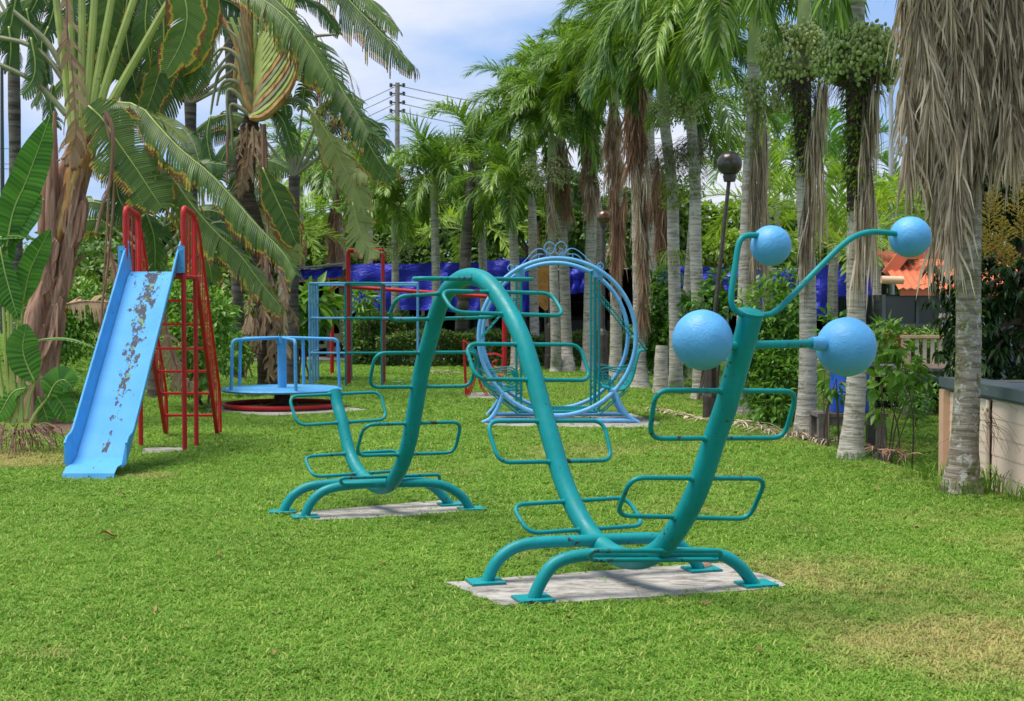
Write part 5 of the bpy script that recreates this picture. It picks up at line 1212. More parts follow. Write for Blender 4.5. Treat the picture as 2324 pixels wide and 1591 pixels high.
fan('low fan-leaved tree behind the red slide ladder', 470, 560, 26, 1.1, 8, .9, 13, RAVD, RAVG, trunk_to=470, leafL=1.5)
fan('fan-leaved tree with dark leaves in the upper left corner', 30, 60, 28, 1.7, 9, 1.1, 14, RAVD, RAVD, trunk_to=40)
fan('fan-leaved tree behind the shaggy one, its leaf tips against the sky', 520, 60, 30, 1.5, 9, 1.1, 15, RAVD, RAVG, trunk_to=540, leafL=1.8)
fan('slender fan-leaved tree right of the shaggy trunk', 668, 400, 28, 1.3, 8, .9, 16, RAVD, RAVG, trunk_to=664, leafL=1.5)
fan('small fan-leaved tree behind the slide platform', 350, 600, 24, 1.0, 7, .9, 17, RAVG, RAVD, trunk_to=352, leafL=1.3)
# --- heliconia clump at the left edge
dH = 14.6
hb = V(D(40, 950, dH).x, dH, 0)
HC = thing('heliconia', 'clump of broad upright green leaves at the left edge of the lawn', 'plant', hb)
for i, (pts, W, nrm) in enumerate((([(15, 560), (30, 480), (60, 410), (90, 330), (114, 262)], .20, (.3, -1, .1)), ([(0, 570), (20, 540), (55, 495), (93, 440)], .17, (.2, -.9, .5)), ([(0, 560), (30, 520), (75, 455), (100, 452)], .12, (.5, -.6, .6)),
                                   ([(52, 690), (66, 620), (88, 570), (114, 520)], .15, (.3, -1, .2)), ([(0, 560), (12, 620), (28, 680), (42, 725)], .15, (-.1, -1, .2)), ([(80, 868), (62, 830), (52, 790), (60, 735)], .20, (0, -1, .1)),
                                   ([(70, 782), (100, 770), (160, 770), (222, 792)], .05, (0, -.4, 1)), ([(68, 872), (40, 885), (10, 905), (-20, 935)], .12, (.2, -.8, .6)), ([(108, 905), (125, 872), (145, 862), (165, 880)], .17, (.1, -1, .3)),
                                   ([(100, 880), (130, 905), (150, 935), (152, 960)], .15, (.2, -1, .3)), ([(60, 880), (30, 890), (5, 930), (-10, 960)], .15, (.1, -.9, .5)), ([(0, 500), (8, 560), (10, 610)], .15, (.2, -1, .3)),
                                   ([(-10, 540), (30, 535), (60, 540)], .08, (.2, -.5, 1)), ([(10, 700), (18, 640), (22, 600)], .12, (.6, -.8, .2)), ([(90, 860), (130, 848), (170, 852), (200, 866)], .10, (0, -.6, .9)), ([(86, 900), (100, 930), (110, 960)], .12, (.3, -1, .2)))):
    BL(pts, dH-.1+.06*(i % 4), W*.95, HELI, HC, 200+i, N=V(*nrm).normalized(), droop=.10, torn=.04, ns=30, w0=.15, endw=.05, fwd=.25, stalkr=.012, len_j=.02, curl=.12)
for i, (x0, y0, x1, y1) in enumerate(((35, 960, 15, 560), (25, 950, 5, 570), (50, 960, 52, 690), (20, 960, 42, 725), (60, 950, 80, 868), (45, 955, 70, 782), (30, 960, 68, 872), (70, 960, 108, 905), (15, 960, -10, 700), (40, 950, 24, 640))):
    stem([(x0, y0), ((x0+x1)/2-4, (y0+y1)/2), (x1, y1)], dH+.05, (.030, .012), PETI, HC, 'stalk', 7)
tangle(HC, V(hb.x, dH, .22), .6, .5, 120, 19, RBARK, 'dry_base', .008)
# ------------------------------------------------------------------ buildings behind
def bx(m, x0, x1, y0, y1, z0, z1): m.box(((x0+x1)/2, (y0+y1)/2, (z0+z1)/2), (x1-x0, y1-y0, z1-z0))
ds = 43.0
def X(px, d=ds): return D(px, 700, d).x
def Z(py, d=ds): return D(1162, py, d).z
SH = thing('cart_shed', 'long dark open shed hung with bright blue tarpaulins', 'shed', V(X(1100), ds+3, 0))
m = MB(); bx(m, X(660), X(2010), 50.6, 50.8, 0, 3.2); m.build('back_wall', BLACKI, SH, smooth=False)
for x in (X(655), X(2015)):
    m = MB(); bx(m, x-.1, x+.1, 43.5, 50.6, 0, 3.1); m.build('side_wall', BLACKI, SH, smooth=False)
for k in range(14):
    x0 = lerp(X(640), X(2030), k/14); x1 = lerp(X(640), X(2030), (k+1)/14)+.05; vs = []; N2 = 20
    for i in range(N2+1):
        x = lerp(x0, x1, i/N2); dz = .035*math.sin(i/N2*math.pi*12); vs += [(x, 42.2, 2.93+dz*.6+.02*(k % 2)), (x, 51.4, 3.2+dz+.02*(k % 2))]
    m = MB(); m.add(vs, [(2*i, 2*i+2, 2*i+3, 2*i+1) for i in range(N2)]); m.build('roof_sheet', CORR, SH, smooth=False)
for px in (668, 745, 850, 960, 1036, 1112, 1190, 1275, 1350, 1440, 1545, 1650, 1760, 1880, 1990):
    m = MB(); bx(m, X(px)-.05, X(px)+.05, 42.95, 43.05, 0, 3.0); m.build('post', WOODB if px % 3 else POLEM, SH, smooth=False)
for px0, px1, py in ((655, 790, 638), (1203, 1320, 664), (1470, 1580, 664), (1730, 1880, 668)):
    m = MB(); m.bar((X(px0), 42.75, Z(py, 42.75)), (X(px1), 42.75, Z(py-8, 42.75)), .06, .11); m.build('fascia_board', ORK, SH, smooth=False)
def tarp(px0, px1, yt0, yt1, yb0, yb1, d, seed):
    r = random.Random(seed); nx_, nz_ = 40, 12; vs = []; ph = [r.uniform(0, 6) for _ in range(4)]
    for i in range(nx_+1):
        for j in range(nz_+1):
            u, v = i/nx_, j/nz_; x = lerp(X(px0, d), X(px1, d), u); zt = lerp(Z(yt0, d), Z(yt1, d), u)+.02*math.sin(u*9+ph[0]); zb = lerp(Z(yb0, d), Z(yb1, d), u)+.02*math.sin(u*15+ph[1])
            y = d+.07*math.sin(u*23+v*4+ph[2])*(.3+v)+.05*math.sin(v*11+u*6+ph[3])+.25*(1-v)*0
            vs.append((x, y, lerp(zt, zb, v)))
    m = MB(); m.add(vs, [(i*(nz_+1)+j, (i+1)*(nz_+1)+j, (i+1)*(nz_+1)+j+1, i*(nz_+1)+j+1) for i in range(nx_) for j in range(nz_)]); m.build('tarpaulin', TARP, SH, smooth='all')
tarp(680, 778, 613, 604, 637, 628, 41.97, 1); tarp(791, 1016, 600, 597, 712, 700, 41.99, 2); tarp(1010, 1156, 598, 590, 706, 714, 42.01, 3); tarp(1130, 1206, 588, 586, 712, 712, 42.03, 4)
tarp(1270, 1345, 610, 612, 668, 664, 42.05, 5); tarp(1480, 1700, 606, 606, 660, 662, 42.07, 6); tarp(1715, 1860, 612, 610, 716, 700, 42.09, 7); tarp(1850, 1990, 600, 604, 722, 716, 42.11, 8)
m = MB(); m.bar(D(655, 611, 41.9), D(788, 597, 41.9), .5, .05); m.build('awning_sheet', CORR, SH, smooth=False)
# orange painted board hanging in the shed
kb = thing('paddle_board', 'orange leaf-shaped board standing upright in the dark shed opening', 'board', V(D(1238, 660, 41).x, 41, 1.7))
m = MB(); C_ = D(1238, 655, 41); prof = [(0.02, 1.0), (.2, .85), (.36, .5), (.40, .1), (.36, -.3), (.24, -.65), (.02, -.88)]
vs = [(C_.x+s*w_, 41+.05*q, C_.z+z*.78) for q in (-1, 1) for s, L in ((1, prof), (-1, prof[::-1])) for w_, z in L]; n = len(prof)*2
m.add(vs, [tuple(range(n)), tuple(range(2*n-1, n-1, -1))] + [(i, i+n, (i+1) % n+n, (i+1) % n) for i in range(n)]); m.build('board', ORK, kb)
m = MB(); m.tube([C_+V(0, 0, -.7), V(C_.x, 41, 0)], .03, 8); m.build('stand', WOODB, kb)
# golf carts
def cart(loc, rz, label, body):
    t = thing('golf_cart', label, 'golf cart', (0, 0, 0), 'golf carts parked in the shed')
    m = MB(); pr = [(-1.15, .28), (-1.18, .62), (-.9, .78), (-.35, .78), (-.32, .42), (.35, .40), (.55, .75), (.95, .78), (1.2, .55), (1.22, .28)]
    vs = [(x, s*.55, z) for s in (-1, 1) for x, z in pr]; n = len(pr)
    m.add(vs, [tuple(range(n)), tuple(range(2*n-1, n-1, -1))] + [(i, i+n, (i+1) % n+n, (i+1) % n) for i in range(n)]); m.build('body', body, t, smooth=False)
    m = MB(); m.box((-.55, 0, .86), (.5, 1.0, .14)); m.box((-.78, 0, 1.12), (.1, 1.0, .42)); m.build('seat', BLACKR, t, smooth=False)
    m = MB(); m.box((-.1, 0, 1.84), (1.5, 1.12, .06)); m.build('roof', body, t, smooth=False)
    for x, y in ((-.8, -.5), (-.8, .5), (.62, -.5), (.62, .5)):
        m = MB(); m.tube([(x, y, .7), (x*.92, y, 1.84)], .02, 6); m.build('roof_post', BLACKR, t)
    for x in (-.8, .8):
        for y in (-.56, .56):
            m = MB(); m.lathe([(.0, -.08), (.22, -.08), (.24, -.04), (.24, .04), (.22, .08), (0, .08)], (x, y, .24), 16, axis=(0, 1, 0)); w_ = m.build('wheel', BLACKR, t)
            m = MB(); m.lathe([(0, -.09), (.11, -.09), (.12, -.08)], (x, y, .24), 12, axis=(0, 1 if y < 0 else -1, 0)); m.build('hubcap', POLEM, w_)
    m = MB(); m.tube([(.5, -.25, .75), (.28, -.25, 1.08)], .018, 6); m.tube([(.28+.04*math.sin(a_), -.25+.16*math.cos(a_), 1.08+.12*math.sin(a_)) for a_ in np.linspace(0, 6.28, 14)], .012, 5); m.build('steering_wheel', BLACKR, t)
    m = MB(); m.box((-1.05, 0, .95), (.25, .7, .5)); m.build('bag_rack', WIRE, t, smooth=False)
    t.location = loc; t.rotation_euler = (0, 0, rz); return t
c0 = cart((X(715, 45), 44.6, .06), math.radians(8), 'cream golf cart parked at the left end of the shed', CARTC)
def cart_copy(src, loc, rz, label, mt=None):
    c = dup(src, None, loc); c.rotation_euler = (0, 0, rz); c['label'] = label
    for ch in src.children:
        k = dup(ch, c)
        for g in ch.children: dup(g, k)
    return c
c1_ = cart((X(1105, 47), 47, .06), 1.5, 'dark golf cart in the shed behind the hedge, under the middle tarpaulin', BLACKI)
for px, dd, rz, lab in ((770, 47.5, .3, 'dark golf cart in the shed just right of the cream one'), (1300, 46.6, 1.6, 'dark golf cart in the shed seen between the trunks inside the ring'),
                        (1400, 46.8, 1.5, 'dark golf cart in the shed right of the swing ring'), (1210, 47, 1.5, 'dark golf cart in the shed beside the orange board')):
    cart_copy(c1_, (X(px, dd), dd, .06), rz, lab)
# house with the orange roof
dh = 30.0
HO = thing('orange_house', 'small house with an orange corrugated roof and dark glass front', 'house', V(D(2120, 800, dh).x, dh, 0))
def HX(px): return D(px, 700, dh).x
def HZ(py): return D(1162, py, dh).z
m = MB(); bx(m, HX(2018), HX(2018)+7.5, dh+.6, dh+6, 0, HZ(668)); m.build('wall', DGLASS, HO, smooth=False)
for k in range(8):
    x = HX(2022)+k*.78; m = MB(); bx(m, x-.035, x+.035, dh+.54, dh+.60, 0, HZ(668)); m.build('mullion', GREYT, HO, smooth=False)
m = MB(); bx(m, HX(2022), HX(2022)+7.4, dh+.53, dh+.59, HZ(742), HZ(735)); m.build('sill_rail', GREYT, HO, smooth=False)
m = MB(); bx(m, HX(2042), HX(2042)+8, dh-.06, dh, HZ(671), HZ(655)); m.build('fascia', ORW, HO, smooth=False)
vs = []; nn = 90; xa, xb_ = HX(2036), HX(2036)+8.2
for i in range(nn+1):
    u = i/nn; x = lerp(xa, xb_, u); dz = .025*math.sin(u*math.pi*nn*.5*1.0*2/2)
    dz = .025*(1 if i % 2 else -1); vs += [(x, dh-.12, HZ(655)+dz), (x+.45*(1-u), dh+3.4, HZ(655)+1.02+dz)]
m = MB(); m.add(vs, [(2*i, 2*i+2, 2*i+3, 2*i+1) for i in range(nn)]); m.build('roof', ORR, HO, smooth=False)
m = MB(); P1, P2, P3 = D(2012, 625, dh+1.5), D(2052, 575, dh+1.5), D(2120, 575, dh+3.0)
m.bar(P1, P2, .08, .28, up=(0, 0, 1)); m.bar(P2, P2+V(3.5, 1.5, .1), .08, .28); m.build('gable_board', ORW, HO, smooth=False)
m = MB(); m.add([tuple(P1), tuple(P2), tuple(P2+V(1.6, 2.5, .0)), tuple(P1+V(2.2, 2.5, -.2))], [(0, 1, 2, 3)]); m.build('soffit', WOODB, HO, smooth=False)
m = MB(); m.tube([D(2000, 635, dh-.4), D(2050, 636, dh-.4)], .09, 10); m.build('gutter_pipe', PEACH, HO)
# deck with railing
dk = 19.5
DK = thing('railing', 'peach wooden balustrade on a grey deck in front of the orange-roofed house', 'railing', V(D(2095, 850, dk).x, dk, 0))
def KX(px): return D(px, 700, dk).x
def KZ(py): return D(1162, py, dk).z
m = MB(); bx(m, KX(2048), KX(2048)+.11, dk-.05, dk+.06, KZ(836), KZ(767)); m.build('newel_post', PEACH, DK, smooth=False)
m = MB(); bx(m, KX(2046), KX(2046)+2.6, dk-.07, dk+.08, KZ(767), KZ(761)); m.build('top_rail', PEACH, DK, smooth=False)
m = MB(); bx(m, KX(2056), KX(2056)+2.5, dk-.03, dk+.03, KZ(832), KZ(826)); m.build('bottom_rail', PEACH, DK, smooth=False)
for k in range(20):
    x = KX(2064)+k*.116; m = MB(); bx(m, x-.026, x+.026, dk-.015, dk+.015, KZ(827), KZ(766)); m.build('baluster', CREAM, DK, smooth=False)
DKp = thing('deck', 'grey timber deck standing over an added black shade board, below the peach railing', 'deck', V(KX(2100), dk+.8, 0))
for k in range(9):
    y0 = dk-.15+k*.2; m = MB(); bx(m, KX(2044), KX(2044)+2.9, y0, y0+.19, KZ(842), KZ(836)); m.build('deck_board', WOODB, DKp, smooth=False)
m = MB(); bx(m, KX(2050), KX(2050)+2.8, dk-.1, dk, KZ(866), KZ(843)); m.build('fascia_board', GREYT, DKp, smooth=False)
for x in (KX(2056), KX(2100)):
    m = MB(); bx(m, x, x+.14, dk+.02, dk+.16, -.6, KZ(866)); m.build('deck_post', WOODB, DKp, smooth=False)
m = MB(); bx(m, KX(2050), KX(2050)+2.8, dk+1.4, dk+1.5, -.6, KZ(866)); m.build('shade_board', BLACKI, DKp, smooth=False)  # black sheet added to stand in for the shade beneath the deck
# cream cabin along the right edge
A0, A1 = V(4.47, 13.3, 0), V(4.32, 8.6, 0); dr = (A1-A0).normalized(); nr_ = V(dr.y, -dr.x, 0)
CB = thing('cabin', 'low cream clapboard cabin with a blue-grey eave at the right edge', 'cabin', V(5.2, 11, 0))
ztop = .80
nrow = 14
def on(t, o=0): return A0+dr*t+V(-1, 0, 0)*o
m = MB(); bx(m, 4.50, 7.5, 8.6, 13.3, -.7, ztop-.01); m.build('core_wall', CREAM, CB, smooth=False)
for k in range(nrow):
    z0 = -.62+k*.10; m = MB(); a, b = on(.10, .035), on(1.28, .035)
    m.bar(a+V(0, 0, z0+.05), b+V(0, 0, z0+.05), .014, .0985, up=(0.05, 0, 1)); m.build('board', CREAM, CB, smooth=False)
for k in range(8):
    z0 = -.55+k*.168; m = MB(); a, b = on(1.36, .03), on(4.7, .03)
    m.bar(a+V(0, 0, z0+.08), b+V(0, 0, z0+.08), .012, .1665, up=(0.03, 0, 1)); m.build('panel', CREAM2, CB, smooth=False)
m = MB(); bx(m, 4.36, 4.46, 13.20, 13.34, -.7, ztop); m.build('corner_post', PEACH, CB, smooth=False)
# gable end facing the lawn, clapboards too
for k in range(nrow):
    z0 = -.62+k*.10; m = MB(); m.bar((4.48, 13.34, z0+.05), (7.4, 13.34, z0+.05), .014, .094); m.build('board', CREAM, CB, smooth=False)
m = MB(); m.tube([on(1.32, .06)+V(0, 0, z) for z in (.78, .72)]+[on(1.32, .09)+V(0, 0, .66), on(1.32, .06)+V(0, 0, .6), on(1.32, .06)+V(0, 0, -.5)], .02, 8); m.build('drain_pipe', CREAM2, CB)
m = MB(); m.bar(A0+V(.10, .1, ztop+.06), A1+V(.10, -.3, ztop+.06), .34, .12); m.build('eave_beam', GREYT, CB, smooth=False)
m = MB(); m.bar(A0+V(-.085, .1, ztop+.075), A1+V(-.085, -.3, ztop+.075), .02, .10); m.build('gutter', GREYT, CB, smooth=False)
for k in range(14):
    m = MB(); bx(m, 4.70, 8, 8.3+k*.364, 8.3+k*.364+.355, ztop+.02, ztop+.085+.006*(k % 2)); m.build('roof_board', WOODB if k % 4 else GREYT, CB, smooth=False)
m = MB()
bx(m, 5.3, 5.36, 13.4, 13.5, ztop, 2.1); m.build('roof_post', GREYT, CB, smooth=False)
UP = thing('upper_wall', 'blue-grey boarded wall rising behind the mango tree', 'wall', V(7.5, 17.5, 0))
for k in range(9):
    m = MB(); m.bar((5.8, 17.5, .1+k*.16), (12, 17.5, .1+k*.16), .02, .15); m.build('board', GREYT, UP, smooth=False)
m = MB(); m.bar((5.7, 17.44, 1.53), (12, 17.44, 1.53), .10, .07); m.build('cap_rail', CREAM2, UP, smooth=False)

# ------------------------------------------------------------------ barrel on its bench
bd = 15.9
BN = thing('wooden_bench', 'weathered grey wooden bench under the blue barrel', 'bench', V(D(1925, 960, bd).x, bd, zg(D(1925, 960, bd).x, bd)))
def BXx(px): return D(px, 900, bd).x
zt = D(1162, 935, bd).z
for k in range(4):
    m = MB(); bx(m, BXx(1846), BXx(2004), bd-.24+k*.125, bd-.24+k*.125+.115, zt-.045, zt+.004*(k % 2)); m.build('plank', WOODB, BN, smooth=False)
for x in (BXx(1858), BXx(1988)):
    for y in (bd-.2, bd+.2):
        m = MB(); bx(m, x-.055, x+.055, y-.05, y+.05, -.4, zt-.046); m.build('leg', WOODB, BN, smooth=False)
m = MB(); bx(m, BXx(1852), BXx(1998), bd-.23, bd-.20, zt-.14, zt-.047); m.build('apron', WOODB, BN, smooth=False)
bc = V(BXx(1927), bd, zt+.006)
BR = thing('barrel', 'bright blue plastic barrel standing on the wooden bench behind the climber head', 'barrel', bc)
m = MB(); R0 = .238; pr = [(0, 0), (R0*.96, 0), (R0, .02)]
for zz in (.22, .26, .55, .59): pr += [(R0, zz-.02), (R0*1.035, zz), (R0, zz+.02)]
pr += [(R0, .78), (R0*.94, .84), (R0*.90, .83), (0, .82)]; m.lathe(pr, bc, 36); m.build('drum', BARREL, BR)
def patch(pts, mt, nm):                                        # worn red-brown print on the drum's side
    m = MB(); vs = []
    for a, z in pts: vs.append((bc.x+(R0+.004)*math.sin(a), bc.y-(R0+.004)*math.cos(a), bc.z+z))
    m.add(vs, [tuple(range(len(vs)))]); m.build(nm, mt, BR, smooth=False)
PRN = plain('faded_red_print', (.28, .09, .07), .6, .2, 6, 0)
for a0_ in (-.62, -.15, .30):
    P = []
    for i in range(14):
        a_ = math.pi*(.1+1.6*i/13); P.append((a0_+.14*math.cos(a_), .32+.06*math.sin(a_)))
    for i in range(13, -1, -1):
        a_ = math.pi*(.1+1.6*i/13); P.append((a0_+.09*math.cos(a_), .32+.035*math.sin(a_)))
    for i in range(13):
        patch([P[i], P[i+1], P[26-i], P[27-i]], PRN, 'print_mark')

# ------------------------------------------------------------------ lamps and poles
def lamp(label, bx_, by_, d, top, gr, mg, basetop, base_w=.24, pole=.05):
    b = G(bx_, by_); L = thing('globe_lamp', label, 'lamp post', b, 'globe lamp posts along the palms')
    h = D(bx_, basetop, d).z
    m = MB(); pr = [(base_w/2, 0), (base_w/2, h*.92), (base_w*.42, h*.97), (base_w*.2, h)]
    vs = []; 
    m.lathe([(base_w*.56, -.05), (base_w*.56, h*.32), (base_w*.50, h*.36), (base_w*.47, h*.90), (base_w*.36, h*.97), (pole*1.1, h*1.02)], b, 8); m.build('base_casing', DARKM, L, smooth=False)
    m = MB(); bx(m, b.x-base_w*.25, b.x+base_w*.25, b.y-base_w*.58, b.y-base_w*.50, h*.1, h*.30); m.build('access_panel', DARKM, L, smooth=False)
    t = D(top[0], top[1], d); m = MB(); m.tube([b+V(0, 0, h*.9), t-V(0, 0, gr*.9)], [pole, pole*.8], 10); m.build('pole', DARKM, L)
    m = MB(); m.lathe([(.0, -.08), (gr*.45, -.08), (gr*.55, 0), (gr*.4, .05)], t-V(0, 0, gr), 16); m.build('collar', DARKM, L)
    m = MB(); m.sphere(t, gr, 28, 18); m.build('globe', mg, L, smooth='all')
lamp('nearest globe lamp, smoky dark globe on a leaning pole beside the climber head', 1612, 952, dp(952), (1656, 371), .185, LAMPG, 785, .20, .036)
lamp('brown globe lamp standing behind the right side of the swing ring', 1367, 867, dp(867), (1370, 493), .155, BRONZE, 748, .26, .055)
lamp('farthest globe lamp, its post seen inside the swing ring behind the hedge trunks', 1247, 841, dp(841), (1250, 520), .16, BRONZE, 735, .24, .05)
UPo = thing('utility_pole', 'rust-stained concrete power pole with four tiers of insulators against the sky', 'utility pole', V(D(900, 700, 62).x, 62, 0))
m = MB(); a = V(D(900, 700, 62).x, 62, 0); m.tube([a, D(902, 188, 62)], [.14, .11], 10); m.build('pole', CPOLE, UPo)
for k, yy in enumerate((194, 213, 233, 252)):
    c = D(902, yy, 62)
    for s in (-1, 1):
        m = MB(); m.tube([c, c+V(.28*s, 0, .02)], .03, 6); m.lathe([(.02, -.1), (.09, -.08), (.05, -.04), (.09, 0), (.05, .04), (.09, .08), (.02, .1)], c+V(.30*s, -.05, 0), 8); m.build('insulator', WIRE, UPo)
    if k < 4:
        m = MB(); e = D(1500, 194+yy*.0+ (yy-194)*1.0+62, 66); P = [c.lerp(e, t/10)+V(0, 0, -.5*math.sin(math.pi*t/10)) for t in range(11)]; m.tube(P, .016, 4); m.build('power_line', WIRE, UPo)
        m = MB(); e = D(600, yy+92, 70); P = [c.lerp(e, t/10)+V(0, 0, -.4*math.sin(math.pi*t/10)) for t in range(11)]; m.tube(P, .016, 4); m.build('power_line', WIRE, UPo)
for k, yy in enumerate((338, 373, 384)):
    m = MB(); m.tube([D(-200, yy+4-8, 60), D(60, yy, 58), D(420, yy-10, 55)], .014, 4); o = m.build('overhead_wire', WIRE, None, loc=D(60, yy, 58))
    tag(o, ('topmost', 'middle', 'lowest')[k]+' of the three power wires crossing the sky at the left edge', 'power line', 'power wires at the left')
LPo = thing('steel_pole', 'slim dark steel pole at the far left edge against the sky', 'pole', V(D(5, 700, 40).x, 40, 0))
m = MB(); m.tube([V(D(6, 700, 40).x, 40, 0), D(4, 150, 40)], [.09, .05], 8); m.build('shaft', WIRE, LPo)
SL = thing('street_light', 'tall pale street light pole between the fruiting palm and the skirted palm', 'street light', V(D(2024, 700, 44).x, 44, 0))
m = MB(); m.tube([V(D(2024, 700, 44).x, 44, 0), D(2022, 172, 44)], [.12, .07], 10); m.build('pole', POLEM, SL)
m = MB(); c = D(2016, 178, 44); m.tube([D(2022, 182, 44), c], .05, 8); m.box(c+V(-.15, 0, .0), (.5, .25, .12)); m.build('lamp_head', POLEM, SL, smooth=False)

# ------------------------------------------------------------------ hedges, shrubs and trees
def box_mass(name, label, cat, x0, x1, y0, y1, z0, z1, n, ln, wd, mat, seed, group=None, wav=.12, nm='leaves'):
    rng = np.random.default_rng(seed); root = thing(name, label, cat, V((x0+x1)/2, (y0+y1)/2, max(0, z0)), group)
    f = rng.random(n); X_ = rng.uniform(x0, x1, n); Y_ = rng.uniform(y0, y1, n); Z_ = rng.uniform(z0, z1, n)
    k = f < .48; Y_[k] = y0+rng.random(k.sum())**2*.25; k2 = (f >= .48) & (f < .8); Z_[k2] = z1-rng.random(k2.sum())**2*.2
    Z_ = Z_*(1+.0)+wav*np.sin(X_*2.1)*np.sin(Y_*1.3+X_*.7)*(Z_-z0)/(z1-z0)
    Y_ += .10*np.sin(X_*3.3+Z_*4)
    P = np.stack([X_, Y_, Z_], 1); d = np.stack([rng.normal(0, .5, n), -np.abs(rng.normal(.5, .5, n)), rng.normal(.3, .5, n)], 1)
    Vn, Fn = leaf_np(P, d+rvec(rng, n)*.3, rvec(rng, n)*.5+np.array([0, -.4, 1]), ln*rng.uniform(.6, 1.3, n), wd*rng.uniform(.7, 1.2, n), .15, .15)
    np_mesh(nm, Vn, Fn, mat, root, {'r': np.repeat(rng.random(n), 5)})
    m = MB(); 
    for k in range(int((x1-x0)/.45)):
        x = x0+.25+k*.45; m.tube([(x, (y0+y1)/2, -.1), (x+.1*math.sin(k), (y0+y1)/2+.05, z1*.5), (x+.25*math.sin(k*2), (y0+y1)/2, z1*.85)], [.03, .02, .01], 5)
    m.build('stem', BRANCH, root); return root
def flowers(parent, pts, r, mat=REDFL, n=9, name='flower_head'):
    for i, p in enumerate(pts):
        rr = random.Random(i*7+3); m = MB()
        for k in range(n):
            q = p+V(rr.uniform(-r, r), rr.uniform(-r, r), rr.uniform(-r*.5, r*.5)); s = r*.42; a = rr.uniform(0, 3)
            for j in range(2):
                c_, s_ = math.cos(a+j*1.57), math.sin(a+j*1.57); m.add([tuple(q), tuple(q+V(c_*s-s_*s*.4, s_*s+c_*s*.4, s*.2)), tuple(q+V(c_*s*1.5, s_*s*1.5, 0)), tuple(q+V(c_*s+s_*s*.4, s_*s-c_*s*.4, s*.2))], [(0, 1, 2, 3)])
                m.add([tuple(q), tuple(q-V(c_*s-s_*s*.4, s_*s+c_*s*.4, -s*.2)), tuple(q-V(c_*s*1.5, s_*s*1.5, 0)), tuple(q-V(c_*s+s_*s*.4, s_*s-c_*s*.4, -s*.2))], [(0, 1, 2, 3)])
        m.build(name, mat, parent, smooth=False)
dh_ = 37.2
hx0, hx1 = D(860, 800, dh_).x, D(1262, 800, dh_).x
HG = box_mass('hedge', 'clipped green hedge running behind the climber in front of the shed', 'hedge', hx0, hx1, 36.6, 38.2, 0, D(1162, 756, 37.4).z, 15000, .10, .05, HEDGE, 1, 'clipped hedges before the shed')
HG2 = box_mass('hedge', 'clipped green hedge seen through and right of the swing ring', 'hedge', D(1262, 800, dh_).x+.1, D(1480, 800, dh_).x, 36.6, 38.2, 0, D(1162, 758, 37.4).z, 9000, .10, .05, HEDGE, 2, 'clipped hedges before the shed')
flowers(HG, [D(x, y, 36.5) for x, y in ((900, 755), (1155, 754), (1040, 770), (935, 800), (1120, 790), (1190, 765))], .05)
flowers(HG2, [D(x, y, 36.5) for x, y in ((1317, 756), (1335, 752))], .05)
def bush(name, label, cat, blobs, n, ln, wd, mat, seed, group=None, stems=5, sr=.025, droop=.3, flat=1.0, base=None, nm='leaves', shell=.4):
    C = [b[0] for b in blobs]; R = [b[1] for b in blobs]
    cx = sum(c.x for c in C)/len(C); cy = sum(c.y for c in C)/len(C); zb = zg(cx, cy) if base is None else base
    root = thing(name, label, cat, V(cx, cy, zb), group)
    leaf_mass(nm, [tuple(c) for c in C], R, n, ln, wd, mat, root, seed, droop=droop, flat=flat, shell=shell)
    r = random.Random(seed)
    for k in range(stems):
        c = C[r.randrange(len(C))]; m = MB(); b = V(cx+r.uniform(-.2, .2), cy+r.uniform(-.15, .15), zb-.05)
        m.tube(spline([b, b.lerp(c, .5)+V(r.uniform(-.1, .1), r.uniform(-.1, .1), .05), c+V(0, 0, R[0]*.3)], 5), [lerp(sr, sr*.35, i/10) for i in range(11)], 6); m.build('stem', BRANCH, root)
    return root
b_ = bush('flowering_shrub', 'dense shrub dotted with red flower heads behind the blue slide', 'shrub', [(D(125, 700, 22), .55), (D(150, 750, 21.7), .5), (D(110, 740, 22), .5), (D(175, 700, 22), .45), (D(90, 690, 22.3), .5)], 6500, .10, .045, BROADM, 31, base=.8)
flowers(b_, [D(x, y, 21.2) for x, y in ((127, 707), (138, 706), (143, 713), (156, 640), (166, 645), (158, 632), (120, 668), (92, 712), (180, 690), (134, 728), (148, 700), (104, 655))], .06)
bush('shrub', 'tall bush with dark speckled leaves behind the lattice frame', 'shrub', [(D(850, 740, 38.5), .55), (D(820, 765, 38.3), .55), (D(880, 755, 38.4), .55), (D(905, 735, 38.8), .4), (D(830, 790, 38), .6), (D(950, 745, 39), .35)], 8000, .12, .06, HEDGE, 32, stems=8)
bush('shrub', 'light green rosette plant poking above the dark bush behind the frame', 'shrub', [(D(826, 680, 37.6), .28), (D(818, 706, 37.6), .2)], 160, .4, .09, BROADM, 33, stems=2, droop=0, base=.9)
bush('shrub', 'leafy bush growing between the trunks right of the swing', 'shrub', [(D(1500, 690, 27.2), .45), (D(1490, 750, 27.2), .5), (D(1510, 800, 27), .5), (D(1505, 640, 27.4), .35), (D(1535, 770, 26.6), .4)], 2600, .16, .09, BROADM, 34, stems=7)
bush('shrub', 'leafy sapling bush just left of the near lamp base', 'shrub', [(D(1615, 700, 22.5), .35), (D(1600, 760, 22.5), .35), (D(1640, 650, 22.8), .35), (D(1560, 700, 24.6), .3)], 1100, .15, .085, BROADM, 36, stems=6)
bush('shrub', 'dense leafy shrub behind the head of the climber', 'shrub', [(D(1745, 700, 18.8), .42), (D(1770, 780, 18.6), .48), (D(1740, 850, 18.4), .45), (D(1790, 860, 18.2), .4), (D(1720, 800, 18.8), .4), (D(1760, 920, 18), .35), (D(1790, 650, 19), .3), (D(1790, 720, 18.6), .35), (D(1765, 960, 17.8), .25)], 5200, .12, .055, BROADM, 37, stems=14, sr=.018)
